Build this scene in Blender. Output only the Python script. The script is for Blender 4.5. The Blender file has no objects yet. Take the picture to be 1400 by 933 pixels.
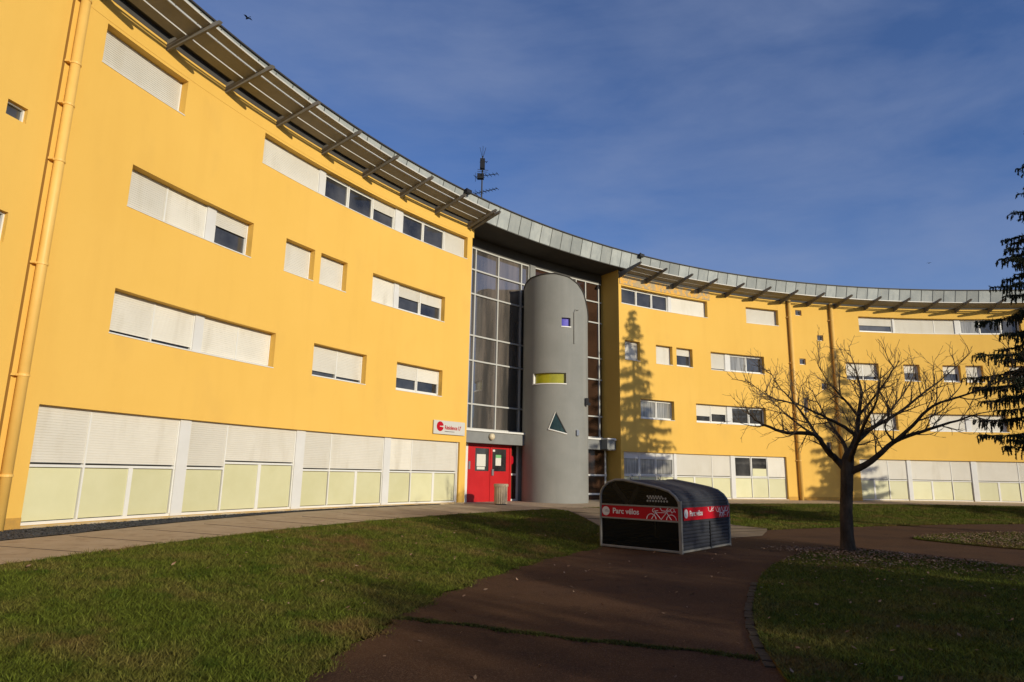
import bpy, bmesh, math, random
import numpy as np
from mathutils import Matrix, Vector

rnd = random.Random(7)
nrg = np.random.default_rng(11)
scn = bpy.context.scene
COL = scn.collection
sin, cos, rad = math.sin, math.cos, math.radians

# ------------------------------------------------------------------ camera
PITCH, ROLL, FOC = 0.2001, 0.018, 890.6 / 1400 * 36
cp, sp, cr, sr = cos(PITCH), sin(PITCH), cos(ROLL), sin(ROLL)
right = Vector((cr, -sp * sr, cp * sr)); up = Vector((-sr, -sp * cr, cp * cr)); fwd = Vector((0, cp, sp))
cam = bpy.data.cameras.new('camera'); co = bpy.data.objects.new('camera', cam); COL.objects.link(co)
m = Matrix.Identity(4)
for i in range(3):
    m[i][0] = right[i]; m[i][1] = up[i]; m[i][2] = -fwd[i]
co.matrix_world = m
cam.lens = FOC; cam.sensor_width = 36; cam.clip_end = 3000; cam.clip_start = 0.05
scn.camera = co

# ------------------------------------------------------------------ light
SUN_AZ, SUN_EL = 43.5, 15.2          # azimuth from -y towards +x
sdir = Vector((sin(rad(SUN_AZ)) * cos(rad(SUN_EL)), -cos(rad(SUN_AZ)) * cos(rad(SUN_EL)), sin(rad(SUN_EL))))
sl = bpy.data.lights.new('sun', 'SUN'); sl.energy = 3.9; sl.angle = rad(0.55); sl.color = (1.0, 0.915, 0.735)
so = bpy.data.objects.new('sun', sl); COL.objects.link(so)
so.rotation_euler = sdir.to_track_quat('Z', 'Y').to_euler()

w = bpy.data.worlds.new('World'); scn.world = w; w.use_nodes = True
nt = w.node_tree; N = nt.nodes; Lk = nt.links
bg = N['Background']
sky = N.new('ShaderNodeTexSky'); sky.sky_type = 'NISHITA'; sky.sun_disc = False
sky.sun_elevation = rad(SUN_EL); sky.sun_rotation = math.atan2(sdir.x, sdir.y)
sky.altitude = 300; sky.air_density = 1.0; sky.dust_density = 0.6; sky.ozone_density = 3.0
tc = N.new('ShaderNodeTexCoord'); mp = N.new('ShaderNodeMapping'); mp.inputs['Scale'].default_value = (1.2, 1.6, 3.4)
mp.inputs['Rotation'].default_value = (0.2, 0.35, 0.5)
n1 = N.new('ShaderNodeTexNoise'); n1.inputs['Scale'].default_value = 1.3; n1.inputs['Detail'].default_value = 7; n1.inputs['Roughness'].default_value = 0.52
n1.inputs['Distortion'].default_value = 0.15
cr1 = N.new('ShaderNodeValToRGB'); cr1.color_ramp.elements[0].position = 0.42; cr1.color_ramp.elements[1].position = 0.74
cr1.color_ramp.elements[1].color = (0.78, 0.78, 0.78, 1)
mx = N.new('ShaderNodeMix'); mx.data_type = 'RGBA'
mx.inputs['B'].default_value = (2.7, 3.3, 5.0, 1)
Lk.new(tc.outputs['Generated'], mp.inputs['Vector']); Lk.new(mp.outputs['Vector'], n1.inputs['Vector'])
n2 = N.new('ShaderNodeTexNoise'); n2.inputs['Scale'].default_value = 5.5; n2.inputs['Detail'].default_value = 9; n2.inputs['Roughness'].default_value = 0.6; n2.inputs['Distortion'].default_value = 0.4
mp2 = N.new('ShaderNodeMapping'); mp2.inputs['Scale'].default_value = (0.55, 1.3, 2.2); mp2.inputs['Rotation'].default_value = (0.1, -0.5, 0.3)
Lk.new(tc.outputs['Generated'], mp2.inputs['Vector']); Lk.new(mp2.outputs['Vector'], n2.inputs['Vector'])
ma = N.new('ShaderNodeMath'); ma.operation = 'MULTIPLY_ADD'; ma.inputs[1].default_value = 0.22; 
mb_ = N.new('ShaderNodeMath'); mb_.operation = 'MULTIPLY'; mb_.inputs[1].default_value = 0.80
Lk.new(n1.outputs['Fac'], mb_.inputs[0]); Lk.new(n2.outputs['Fac'], ma.inputs[0]); Lk.new(mb_.outputs[0], ma.inputs[2])
Lk.new(ma.outputs[0], cr1.inputs['Fac']); Lk.new(cr1.outputs['Color'], mx.inputs['Factor'])
mu = N.new('ShaderNodeMix'); mu.data_type = 'RGBA'; mu.blend_type = 'MULTIPLY'; mu.inputs['Factor'].default_value = 1
mu.inputs['B'].default_value = (0.90, 1.01, 1.36, 1)
Lk.new(sky.outputs['Color'], mu.inputs['A']); Lk.new(mu.outputs['Result'], mx.inputs['A'])
Lk.new(mx.outputs['Result'], bg.inputs['Color']); bg.inputs['Strength'].default_value = 0.10

vs = scn.view_settings
vs.view_transform = 'Standard'; vs.look = 'None'; vs.gamma = 1; vs.exposure = 0.0; vs.use_curve_mapping = False

# ------------------------------------------------------------------ materials
def mat(name, c1, c2=None, scale=4.0, rough=0.8, bump=0.0, bscale=60.0, metal=0.0, spec=0.3, detail=6, lo=0.35, hi=0.65,
        tint=None, alpha=None, stretch=None, ior=None):
    M = bpy.data.materials.new(name); M.use_nodes = True
    t = M.node_tree; n = t.nodes; l = t.links; b = n['Principled BSDF']
    b.inputs['Roughness'].default_value = rough; b.inputs['Metallic'].default_value = metal
    b.inputs['Specular IOR Level'].default_value = spec
    if ior: b.inputs['IOR'].default_value = ior
    g = n.new('ShaderNodeNewGeometry'); src = g.outputs['Position']
    if stretch:
        mpn = n.new('ShaderNodeMapping'); mpn.inputs['Scale'].default_value = stretch
        l.new(src, mpn.inputs['Vector']); src = mpn.outputs['Vector']
    colout = None
    if c2 is not None:
        no = n.new('ShaderNodeTexNoise'); no.inputs['Scale'].default_value = scale; no.inputs['Detail'].default_value = detail
        no.inputs['Roughness'].default_value = 0.6
        l.new(src, no.inputs['Vector'])
        r = n.new('ShaderNodeValToRGB')
        r.color_ramp.elements[0].position = lo; r.color_ramp.elements[1].position = hi
        r.color_ramp.elements[0].color = (*c1, 1); r.color_ramp.elements[1].color = (*c2, 1)
        l.new(no.outputs['Fac'], r.inputs['Fac']); colout = r.outputs['Color']
    else:
        b.inputs['Base Color'].default_value = (*c1, 1)
    if tint:
        a = n.new('ShaderNodeAttribute'); a.attribute_name = 'tint'
        mr = n.new('ShaderNodeMapRange'); mr.inputs['To Min'].default_value = tint[0]; mr.inputs['To Max'].default_value = tint[1]
        l.new(a.outputs['Fac'], mr.inputs['Value'])
        mm = n.new('ShaderNodeMix'); mm.data_type = 'RGBA'; mm.blend_type = 'MULTIPLY'; mm.inputs['Factor'].default_value = 1
        if colout: l.new(colout, mm.inputs['A'])
        else: mm.inputs['A'].default_value = (*c1, 1)
        l.new(mr.outputs['Result'], mm.inputs['B']); colout = mm.outputs['Result']
    if colout: l.new(colout, b.inputs['Base Color'])
    if bump:
        nb = n.new('ShaderNodeTexNoise'); nb.inputs['Scale'].default_value = bscale; nb.inputs['Detail'].default_value = 4
        l.new(g.outputs['Position'], nb.inputs['Vector'])
        bp = n.new('ShaderNodeBump'); bp.inputs['Strength'].default_value = bump; bp.inputs['Distance'].default_value = 0.02
        l.new(nb.outputs['Fac'], bp.inputs['Height']); l.new(bp.outputs['Normal'], b.inputs['Normal'])
    if alpha is not None: b.inputs['Alpha'].default_value = alpha
    return M

def mixnoise(M, col, scale, lo, hi, stretch=None, fac=1.0):
    """lay a second stain colour over the base colour"""
    t = M.node_tree; n = t.nodes; l = t.links; b = n['Principled BSDF']
    g = n.new('ShaderNodeNewGeometry'); src = g.outputs['Position']
    if stretch:
        mpn = n.new('ShaderNodeMapping'); mpn.inputs['Scale'].default_value = stretch
        l.new(src, mpn.inputs['Vector']); src = mpn.outputs['Vector']
    no = n.new('ShaderNodeTexNoise'); no.inputs['Scale'].default_value = scale; no.inputs['Detail'].default_value = 5
    l.new(src, no.inputs['Vector'])
    mr = n.new('ShaderNodeMapRange'); mr.inputs['From Min'].default_value = lo; mr.inputs['From Max'].default_value = hi
    mr.inputs['To Max'].default_value = fac
    l.new(no.outputs['Fac'], mr.inputs['Value'])
    mm = n.new('ShaderNodeMix'); mm.data_type = 'RGBA'
    l.new(mr.outputs['Result'], mm.inputs['Factor'])
    s = b.inputs['Base Color']
    if s.is_linked: l.new(s.links[0].from_socket, mm.inputs['A'])
    else: mm.inputs['A'].default_value = s.default_value
    mm.inputs['B'].default_value = (*col, 1)
    l.new(mm.outputs['Result'], b.inputs['Base Color'])
    return M

YEL = mat('yellow_render', (0.735, 0.443, 0.094), (0.76, 0.464, 0.104), scale=0.35, rough=0.92, bump=0.25, bscale=90, spec=0.15)
mixnoise(YEL, (0.68, 0.395, 0.085), 2.4, 0.50, 0.80, stretch=(1, 1, 0.12), fac=0.4)
mixnoise(YEL, (0.60, 0.355, 0.09), 0.9, 0.60, 0.80, stretch=(1, 1, 0.6), fac=0.35)
YELPIPE = mat('yellow_pipe_paint', (0.74, 0.45, 0.11), (0.78, 0.48, 0.125), scale=3, rough=0.5, spec=0.4)
PEEL = mat('peeling_render', (0.42, 0.33, 0.2), (0.74, 0.4, 0.08), scale=5, rough=0.95, bump=0.5, bscale=25, lo=0.45, hi=0.6)
SHUT = mat('cream_shutter', (0.66, 0.62, 0.53), (0.70, 0.66, 0.57), scale=1.3, rough=0.6, spec=0.3, tint=(0.86, 1.06))
mixnoise(SHUT, (0.52, 0.47, 0.37), 2.6, 0.54, 0.78, stretch=(1.2, 1.2, 0.25), fac=0.6)
WHITE = mat('white_frame_paint', (0.66, 0.64, 0.58), (0.71, 0.69, 0.63), scale=2, rough=0.45, spec=0.4)
POST = mat('grey_white_panel', (0.60, 0.585, 0.55), (0.64, 0.625, 0.59), scale=2, rough=0.55)
PALE = mat('pale_green_panel', (0.60, 0.57, 0.33), (0.64, 0.61, 0.37), scale=1.5, rough=0.42, spec=0.4, tint=(0.88, 1.06))
GLASS = mat('dark_window_glass', (0.016, 0.016, 0.017), (0.07, 0.068, 0.066), scale=0.9, rough=0.04, spec=0.7)
CURT = mat('curtained_glass', (0.16, 0.155, 0.14), (0.34, 0.33, 0.30), scale=5, rough=0.08, spec=0.8, stretch=(3, 3, 0.15))
MULL = mat('grey_white_mullion', (0.47, 0.46, 0.42), rough=0.45, spec=0.4)
HALL = mat('tinted_glass_reflection_streaks', (0.05, 0.046, 0.042), (0.17, 0.14, 0.115), scale=0.8, rough=0.05, spec=1.0, stretch=(1.6, 1.6, 0.22), ior=1.9, lo=0.42, hi=0.66)  # paler streaks put reflections into the glass colour
HALLDK = mat('brown_glass_shade_tone', (0.035, 0.018, 0.011), (0.06, 0.03, 0.018), scale=0.8, rough=0.06, spec=0.5)  # brown panes, with the shade they stand in put into the colour
ZINC = mat('zinc_sheet', (0.33, 0.35, 0.33), (0.42, 0.435, 0.40), scale=1.5, rough=0.5, spec=0.35, tint=(0.25, 1.12))
mixnoise(ZINC, (0.25, 0.265, 0.26), 5, 0.5, 0.75, stretch=(1, 1, 0.3), fac=0.6)
CAP = mat('dark_roof_edge', (0.05, 0.045, 0.04), rough=0.6)
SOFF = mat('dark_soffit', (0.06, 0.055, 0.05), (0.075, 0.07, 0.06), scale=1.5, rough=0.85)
LIP = mat('sunlit_aluminium_edge', (0.5, 0.48, 0.43), (0.58, 0.56, 0.5), scale=3, rough=0.45)  # paler than the blades: sun on the front lip put into its colour
BLADE = mat('sunshade_aluminium', (0.19, 0.182, 0.165), (0.235, 0.225, 0.205), scale=2, rough=0.5, spec=0.4)
FIN = mat('sunshade_bracket_paint', (0.15, 0.142, 0.125), (0.19, 0.18, 0.16), scale=3, rough=0.6)
GREYR = mat('grey_render', (0.215, 0.215, 0.195), (0.25, 0.248, 0.226), scale=0.8, rough=0.92, bump=0.2, bscale=80, spec=0.15)
mixnoise(GREYR, (0.31, 0.30, 0.27), 1.6, 0.55, 0.8, stretch=(1.5, 1.5, 0.12), fac=0.6)
CANO = mat('grey_canopy', (0.19, 0.19, 0.18), (0.22, 0.22, 0.205), scale=2, rough=0.75)
RED = mat('red_door_paint', (0.44, 0.010, 0.012), (0.49, 0.013, 0.015), scale=2, rough=0.4, spec=0.45)
REDD = mat('red_vinyl', (0.42, 0.004, 0.014), rough=0.5, spec=0.15)
PAPER = mat('paper', (0.62, 0.60, 0.52), rough=0.8)
GREENP = mat('green_poster', (0.16, 0.40, 0.16), rough=0.7)
STEEL = mat('steel', (0.45, 0.45, 0.45), rough=0.35, metal=0.8)
BLACK = mat('black_plastic', (0.015, 0.015, 0.016), rough=0.5)
LAMPG = mat('frosted_lamp_glass', (0.62, 0.52, 0.34), rough=0.4)
VIOL = mat('violet_glass', (0.05, 0.04, 0.36), (0.08, 0.06, 0.48), scale=6, rough=0.5, spec=0.3)
OLIV = mat('olive_glass', (0.30, 0.28, 0.012), (0.36, 0.33, 0.02), scale=3, rough=0.15, spec=0.5)
TEAL = mat('teal_glass', (0.012, 0.03, 0.034), (0.025, 0.05, 0.05), scale=4, rough=0.2, spec=0.3)
WOOD = mat('weathered_wood', (0.46, 0.35, 0.22), (0.60, 0.48, 0.32), scale=8, rough=0.85, stretch=(6, 6, 0.5))
SLATE = mat('slate_metal', (0.030, 0.032, 0.038), (0.040, 0.042, 0.05), scale=4, rough=0.6, spec=0.15)
TUBE = mat('grey_tube_paint', (0.20, 0.185, 0.155), (0.235, 0.22, 0.185), scale=6, rough=0.5)
PLEXI = mat('smoked_acrylic', (0.008, 0.009, 0.009), rough=0.25, spec=0.12, alpha=0.80)
VINYLW = mat('white_vinyl', (0.66, 0.62, 0.58), rough=0.6)
SIGNW = mat('sign_board_white', (0.55, 0.53, 0.47), rough=0.5)
LETTER = mat('dark_lettering', (0.08, 0.06, 0.06), rough=0.6)

GRASSG = mat('lawn_soil_and_turf', (0.060, 0.066, 0.010), (0.115, 0.080, 0.026), scale=1.3, rough=1.0, bump=0.8, bscale=45, spec=0.05, lo=0.40, hi=0.72)
mixnoise(GRASSG, (0.035, 0.045, 0.008), 14, 0.48, 0.62, fac=0.8)
BLD = mat('grass_blade', (0.092, 0.110, 0.012), (0.165, 0.122, 0.034), scale=1.1, rough=0.7, spec=0.12, tint=(0.30, 1.65), lo=0.44, hi=0.72)
mixnoise(BLD, (0.17, 0.085, 0.035), 0.55, 0.56, 0.70, fac=0.7)
mixnoise(BLD, (0.045, 0.075, 0.006), 2.6, 0.55, 0.68, fac=0.8)
mixnoise(GRASSG, (0.14, 0.07, 0.03), 0.55, 0.56, 0.70, fac=0.7)
PATHM = mat('tan_paving', (0.38, 0.295, 0.19), (0.44, 0.35, 0.24), scale=2.0, rough=0.95, bump=0.4, bscale=50, spec=0.1)
mixnoise(PATHM, (0.26, 0.19, 0.12), 5, 0.56, 0.72, fac=0.7)
WALKM = mat('worn_concrete', (0.20, 0.15, 0.095), (0.28, 0.215, 0.14), scale=1.6, rough=0.95, bump=0.4, bscale=40, spec=0.1)
GRAV = mat('dark_gravel', (0.03, 0.032, 0.036), (0.16, 0.16, 0.165), scale=38, rough=1.0, bump=1.0, bscale=40, spec=0.1, lo=0.35, hi=0.75)
mixnoise(GRAV, (0.06, 0.07, 0.03), 1.7, 0.6, 0.75, fac=0.5)
ASPH = mat('red_brown_tarmac', (0.066, 0.029, 0.011), (0.086, 0.039, 0.016), scale=1.2, rough=0.95, bump=0.5, bscale=120, spec=0.15)
mixnoise(ASPH, (0.044, 0.020, 0.011), 0.7, 0.48, 0.66, fac=0.85)
mixnoise(ASPH, (0.15, 0.085, 0.05), 85, 0.50, 0.62, fac=0.55)
mixnoise(ASPH, (0.105, 0.054, 0.027), 0.33, 0.52, 0.72, stretch=(1, 2.5, 1), fac=0.6)
mixnoise(ASPH, (0.03, 0.015, 0.009), 3.2, 0.62, 0.70, fac=0.5)
KERB = mat('worn_kerb_brick', (0.05, 0.032, 0.018), (0.075, 0.055, 0.03), scale=9, rough=0.95, bump=0.6, bscale=40)
MOSS = mat('moss_and_weeds', (0.06, 0.075, 0.015), (0.12, 0.10, 0.03), scale=12, rough=1.0, spec=0.05, tint=(0.5, 1.3))
LEAF = mat('fallen_leaf', (0.13, 0.06, 0.03), (0.28, 0.19, 0.12), scale=7, rough=0.8, spec=0.2, tint=(0.5, 1.7))
BARK = mat('dark_bark', (0.040, 0.029, 0.019), (0.080, 0.060, 0.042), scale=9, rough=0.95, bump=0.9, bscale=22, spec=0.1, stretch=(1, 1, 0.3))
TWIG = mat('sunlit_twig_bark', (0.10, 0.07, 0.04), (0.17, 0.125, 0.078), scale=5, rough=0.9, spec=0.15)  # lighter than the trunk bark, sunlight on the twigs painted in
NEEDLE = mat('conifer_needles', (0.020, 0.027, 0.012), (0.045, 0.048, 0.022), scale=1.5, rough=0.75, spec=0.15, tint=(0.6, 1.5))
BROAD = mat('evergreen_leaves', (0.03, 0.045, 0.015), (0.06, 0.07, 0.025), scale=1.2, rough=0.6, spec=0.3, tint=(0.6, 1.4))

# ------------------------------------------------------------------ objects
CX, CY, R = 23.3265, 2.1957, 33.1071
def P(th, r, z):
    a = rad(th); return (CX + r * cos(a), CY + r * sin(a), z)

class MB:
    def __init__(s): s.v = []; s.f = []; s.t = []; s.sm = False
    def face(s, pts, tint=None):
        i = len(s.v); s.v += [tuple(p) for p in pts]; s.f.append(tuple(range(i, i + len(pts)))); s.t.append(0.5 if tint is None else tint)
    def quads(s, verts, faces, tint=0.5):
        i = len(s.v); s.v += [tuple(p) for p in verts]
        for f in faces: s.f.append(tuple(i + k for k in f)); s.t.append(tint)
    def hexa(s, p, tint=0.5):        # 8 points: bottom 0-3, top 4-7
        s.quads(p, [(3, 2, 1, 0), (4, 5, 6, 7), (0, 1, 5, 4), (1, 2, 6, 5), (2, 3, 7, 6), (3, 0, 4, 7)], tint)
    def box(s, c, d, ax=None, tint=0.5):
        c = Vector(c); ax = ax or (Vector((1, 0, 0)), Vector((0, 1, 0)), Vector((0, 0, 1)))
        a, b, e = ax[0] * d[0] / 2, ax[1] * d[1] / 2, ax[2] * d[2] / 2
        s.hexa([c - a - b - e, c + a - b - e, c + a + b - e, c - a + b - e, c - a - b + e, c + a - b + e, c + a + b + e, c - a + b + e], tint)
    def arc(s, t0, t1, z0, z1, r0, r1, step=0.7, z0b=None, z1b=None, tint=0.5):
        """box bent along the ring, t0 > t1 degrees, r0 inner (courtyard side); z0b/z1b = heights at r1"""
        n = max(1, int(math.ceil(abs(t0 - t1) / step)))
        z0b = z0 if z0b is None else z0b; z1b = z1 if z1b is None else z1b
        vs_ = []; fs = []
        for i in range(n + 1):
            t = t0 + (t1 - t0) * i / n
            vs_ += [P(t, r0, z0), P(t, r1, z0b), P(t, r1, z1b), P(t, r0, z1)]
        for i in range(n):
            a = i * 4; b = a + 4
            for k in range(4):
                fs.append((a + k, a + (k + 1) % 4, b + (k + 1) % 4, b + k))
        fs.append((0, 1, 2, 3)); e = n * 4; fs.append((e + 3, e + 2, e + 1, e))
        s.quads(vs_, fs, tint)
    def tube(s, pts, rads, n=6, cap=True, tint=0.5):
        pts = [Vector(p) for p in pts]
        if not hasattr(rads, '__len__'): rads = [rads] * len(pts)
        vs_ = []; fs = []
        pv = None
        for i, p in enumerate(pts):
            d = (pts[min(i + 1, len(pts) - 1)] - pts[max(i - 1, 0)])
            if d.length < 1e-9: d = Vector((0, 0, 1))
            d.normalize()
            if pv is None:
                a = d.orthogonal().normalized()
            else:
                a = (pv - d * pv.dot(d))
                a = a.normalized() if a.length > 1e-6 else d.orthogonal().normalized()
            pv = a; b = d.cross(a)
            for k in range(n):
                q = 2 * math.pi * k / n
                vs_.append(p + (a * cos(q) + b * sin(q)) * rads[i])
        for i in range(len(pts) - 1):
            for k in range(n):
                fs.append((i * n + k, i * n + (k + 1) % n, (i + 1) * n + (k + 1) % n, (i + 1) * n + k))
        if cap:
            fs.append(tuple(range(n - 1, -1, -1))); fs.append(tuple(range((len(pts) - 1) * n, len(pts) * n)))
        s.quads(vs_, fs, tint)
    def cyl(s, c, r, z0, z1, n=20, r1=None):
        s.tube([(c[0], c[1], z0), (c[0], c[1], z1)], [r, r if r1 is None else r1], n)
    def build(s, name, mt, parent=None, smooth=False):
        rl = Vector((0, 0, 0))
        if parent is not None:
            q = parent
            while q.parent is not None: q = q.parent
            rl = Vector(q.location)
        me = bpy.data.meshes.new(name)
        V = np.array(s.v, dtype=np.float64) - np.array(rl)
        me.from_pydata(V.tolist(), [], s.f)
        me.materials.append(mt)
        a = me.attributes.new('tint', 'FLOAT', 'FACE'); a.data.foreach_set('value', np.array(s.t, dtype=np.float32))
        if smooth: me.polygons.foreach_set('use_smooth', [True] * len(me.polygons))
        me.update()
        o = bpy.data.objects.new(name, me); COL.objects.link(o)
        if parent is not None: o.parent = parent
        return o

def tag(o, label=None, cat=None, group=None, kind=None):
    if label: o['label'] = label
    if cat: o['category'] = cat
    if group: o['group'] = group
    if kind: o['kind'] = kind
    return o
def thing(name, loc, label, cat, group=None):
    o = bpy.data.objects.new(name, None); COL.objects.link(o); o.location = loc
    o.empty_display_size = 0.2
    return tag(o, label, cat, group)
def struct(o): o['kind'] = 'structure'; return o

def tri_soup(name, V, mt, tints=None, parent=None, k=3):
    """V: (n,k,3) array of faces"""
    n = V.shape[0]
    if parent is not None:
        q = parent
        while q.parent is not None: q = q.parent
        V = V - np.array(q.location)[None, None, :]
    me = bpy.data.meshes.new(name)
    me.vertices.add(n * k); me.vertices.foreach_set('co', V.reshape(-1).astype(np.float32))
    me.loops.add(n * k); me.loops.foreach_set('vertex_index', np.arange(n * k, dtype=np.int32))
    me.polygons.add(n); me.polygons.foreach_set('loop_start', np.arange(0, n * k, k, dtype=np.int32))
    me.polygons.foreach_set('loop_total', np.full(n, k, dtype=np.int32))
    me.materials.append(mt)
    me.update(calc_edges=True)
    a = me.attributes.new('tint', 'FLOAT', 'FACE')
    a.data.foreach_set('value', (nrg.random(n) if tints is None else tints).astype(np.float32))
    o = bpy.data.objects.new(name, me); COL.objects.link(o)
    if parent is not None: o.parent = parent
    return o

def text_mesh(body, size, origin, ux, uy, mt, name, parent, proud=0.0, bold=0.0, squeeze=1.0):
    cu = bpy.data.curves.new('letters', 'FONT'); cu.body = body; cu.size = size; cu.offset = bold
    cu.extrude = 0.002
    to = bpy.data.objects.new('letters', cu); COL.objects.link(to)
    bpy.context.view_layer.update()
    dg = bpy.context.evaluated_depsgraph_get()
    me = bpy.data.meshes.new_from_object(to.evaluated_get(dg))
    bpy.data.objects.remove(to); bpy.data.curves.remove(cu)
    ux = Vector(ux).normalized(); uy = Vector(uy).normalized(); uz = ux.cross(uy)
    q = parent
    while q.parent is not None: q = q.parent
    o0 = Vector(origin) - Vector(q.location)
    for v in me.vertices:
        c = v.co; v.co = o0 + ux * c.x * squeeze + uy * c.y + uz * (c.z + proud)
    me.name = name; me.materials.clear(); me.materials.append(mt)
    o = bpy.data.objects.new(name, me); COL.objects.link(o); o.parent = parent
    return o

# ------------------------------------------------------------------ ground
def gz(r):
    if r >= 29.75: return -1.15 + 0.04 * min(1, (r - 29.75) / 3.0)
    if r <= 25.0: return -1.5
    t = (r - 25.0) / 4.75
    return -1.5 + 0.35 * (0.55 * t + 0.45 * (t * t * (3 - 2 * t))) + 0.05 * sin(math.pi * t)
def gzv(r):
    t = np.clip((r - 25.0) / 4.75, 0, 1)
    return -1.5 + 0.35 * (0.55 * t + 0.45 * (t * t * (3 - 2 * t))) + 0.05 * np.sin(np.pi * t) + 0.04 * np.clip((r - 29.75) / 3.0, 0, 1)

mb = MB()
rs = [0.01, 8, 16, 20, 22, 24, 25] + [25 + 0.2375 * i for i in range(1, 21)] + [31, 32.5, 34, 40, 60, 120, 300, 900, 2400]
ths = [i * 2.0 for i in range(181)]
idx = []
for r in rs:
    for t in ths[:-1]: mb.v.append(P(t, r, gz(r)))
nt_ = 180
for i in range(len(rs) - 1):
    for k in range(nt_):
        mb.f.append((i * nt_ + k, i * nt_ + (k + 1) % nt_, (i + 1) * nt_ + (k + 1) % nt_, (i + 1) * nt_ + k)); mb.t.append(.5)
struct(mb.build('lawn', GRASSG, smooth=True))

def polysheet(name, pts, z, mt, thick=0.0):
    me = bpy.data.meshes.new(name); bm = bmesh.new()
    vs_ = [bm.verts.new((p[0], p[1], z)) for p in pts]
    f = bm.faces.new(vs_)
    if f.normal.z < 0: f.normal_flip()
    if thick:
        lo = [bm.verts.new((p[0], p[1], z - thick)) for p in pts]
        for i in range(len(pts)):
            j = (i + 1) % len(pts); bm.faces.new((vs_[i], vs_[j], lo[j], lo[i]))
    bmesh.ops.triangulate(bm, faces=[f]); bmesh.ops.recalc_face_normals(bm, faces=bm.faces)
    bm.to_mesh(me); bm.free(); me.materials.append(mt)
    o = bpy.data.objects.new(name, me); COL.objects.link(o); return o

# tarmac disc inside the ring of lawn
def asph_r(t):
    if t >= 146: return 24.95 - 0.45 * max(0, min(1, (165 - t) / 15))
    if t >= 128: return 23.2 + 1.3 * (t - 128) / 18
    if t >= 115: return 22.5 + 0.7 * (t - 115) / 13
    return 22.7
pts = []
for i in range(0, 721):
    t = i * 0.5
    wob = 0.05 * sin(t * 2.1) + 0.035 * sin(t * 5.3 + 1) + 0.02 * sin(t * 13.7)
    pts.append(P(t, asph_r(t) + wob, 0)[:2])
pts = pts[:-1]
struct(polysheet('tarmac_path', pts, -1.488, ASPH))

def smooth_poly(ctrl, n=8):
    out = []
    k = len(ctrl)
    for i in range(k):
        p0, p1, p2, p3 = (Vector(ctrl[(i + j - 1) % k]) for j in range(4))
        for s in range(n):
            t = s / n
            out.append(0.5 * ((2 * p1) + (-p0 + p2) * t + (2 * p0 - 5 * p1 + 4 * p2 - p3) * t * t + (-p0 + 3 * p1 - 3 * p2 + p3) * t ** 3))
    return [(p.x, p.y) for p in out]
inner_ctrl = [P(182, 21.6, 0)[:2], P(176, 21.5, 0)[:2], (2.1, 5.29), (2.35, 6.44), (2.76, 7.75), (3.33, 9.18), (3.9, 10.5), (4.61, 11.77), (5.44, 12.96), (6.26, 14.01),
              (6.96, 14.51), (7.6, 14.1), (8.42, 12.95), (9.3, 11.6), (12, 8.5), (17, 4), (22, -2), (20, -10), (10, -12), P(190, 21.6, 0)[:2]]
inner = smooth_poly(inner_ctrl, 8)
struct(polysheet('inner_lawn', inner, -1.455, GRASSG, 0.05))
isle_ctrl = [(10.49, 17.49), (11.52, 18.5), (12.67, 19.1), (15.8, 20.2), (20, 20.5), (21, 15), (17, 12), (13.2, 13.6), (11.57, 15.22), (10.98, 16.02)]
isle = smooth_poly(isle_ctrl, 6)
struct(polysheet('leaf_covered_lawn', isle, -1.462, GRASSG, 0.04))

# edging along the inner lawn (worn bricks), built as one strip of the ground
mb = MB()
edge = [p for p in inner if 5.5 < p[1] < 10.0 and p[0] < 5.5]
edge.sort(key=lambda p: p[1])
E = []
for a, b in zip(edge[:-1], edge[1:]):
    d = (Vector(b) - Vector(a)); L = d.length; nseg = max(1, int(round(L / 0.21)))
    for i in range(nseg): E.append((Vector(a) + d * (i + .5) / nseg, d.normalized(), L / nseg))
for c, d, L in E:
    n_ = Vector((-d.y, d.x)); j = rnd.uniform(-.012, .012)
    c2 = c + n_ * (0.05 + j)
    mb.box((c2.x, c2.y, -1.500 + rnd.uniform(-.008, .008)), (L * 0.93, 0.085, 0.06), (Vector((d.x, d.y, 0)), Vector((n_.x, n_.y, 0)), Vector((0, 0, 1))), rnd.random())
struct(mb.build('lawn_edging', KERB))

# footpath and gravel strip along the building
def gr_r(t):
    k = [(141, 33.05), (151.8, 32.75), (159, 32.2), (164, 31.8), (180, 31.6)]
    if t <= 141: return 33.05
    for (a, ra), (b, rb) in zip(k[:-1], k[1:]):
        if t <= b: return ra + (rb - ra) * (t - a) / (b - a)
    return 31.6
mb = MB()
T = [60 + .5 * i for i in range(261)]
for a, b in zip(T[:-1], T[1:]):
    for (f0, f1) in [(0, .33), (.33, .66), (.66, 1)]:
        def q(t, f):
            w_ = 0.03 * sin(t * 3.1) + 0.02 * sin(t * 8.3)
            r0 = 29.72 + (w_ if f == 0 else 0); r1 = (gr_r(t) if t > 141 else 34.6); r = r0 + (r1 - r0) * f
            return P(t, r, gz(r) + 0.012)
        mb.face([q(a, f0), q(b, f0), q(b, f1), q(a, f1)])
struct(mb.build('footpath', PATHM))
mb = MB()
for i, t in enumerate([60 + 2.6 * k for k in range(51)]):     # dark joints between the slabs
    mb.arc(t + 0.012, t - 0.012, -1.145, -1.132, 29.76, 31.6 if t > 150 else 32.9, z0b=-1.12, z1b=-1.1075)
struct(mb.build('paving_joint', mat('joint_dirt', (0.10, 0.075, 0.05), rough=1)))
mb = MB()
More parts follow.
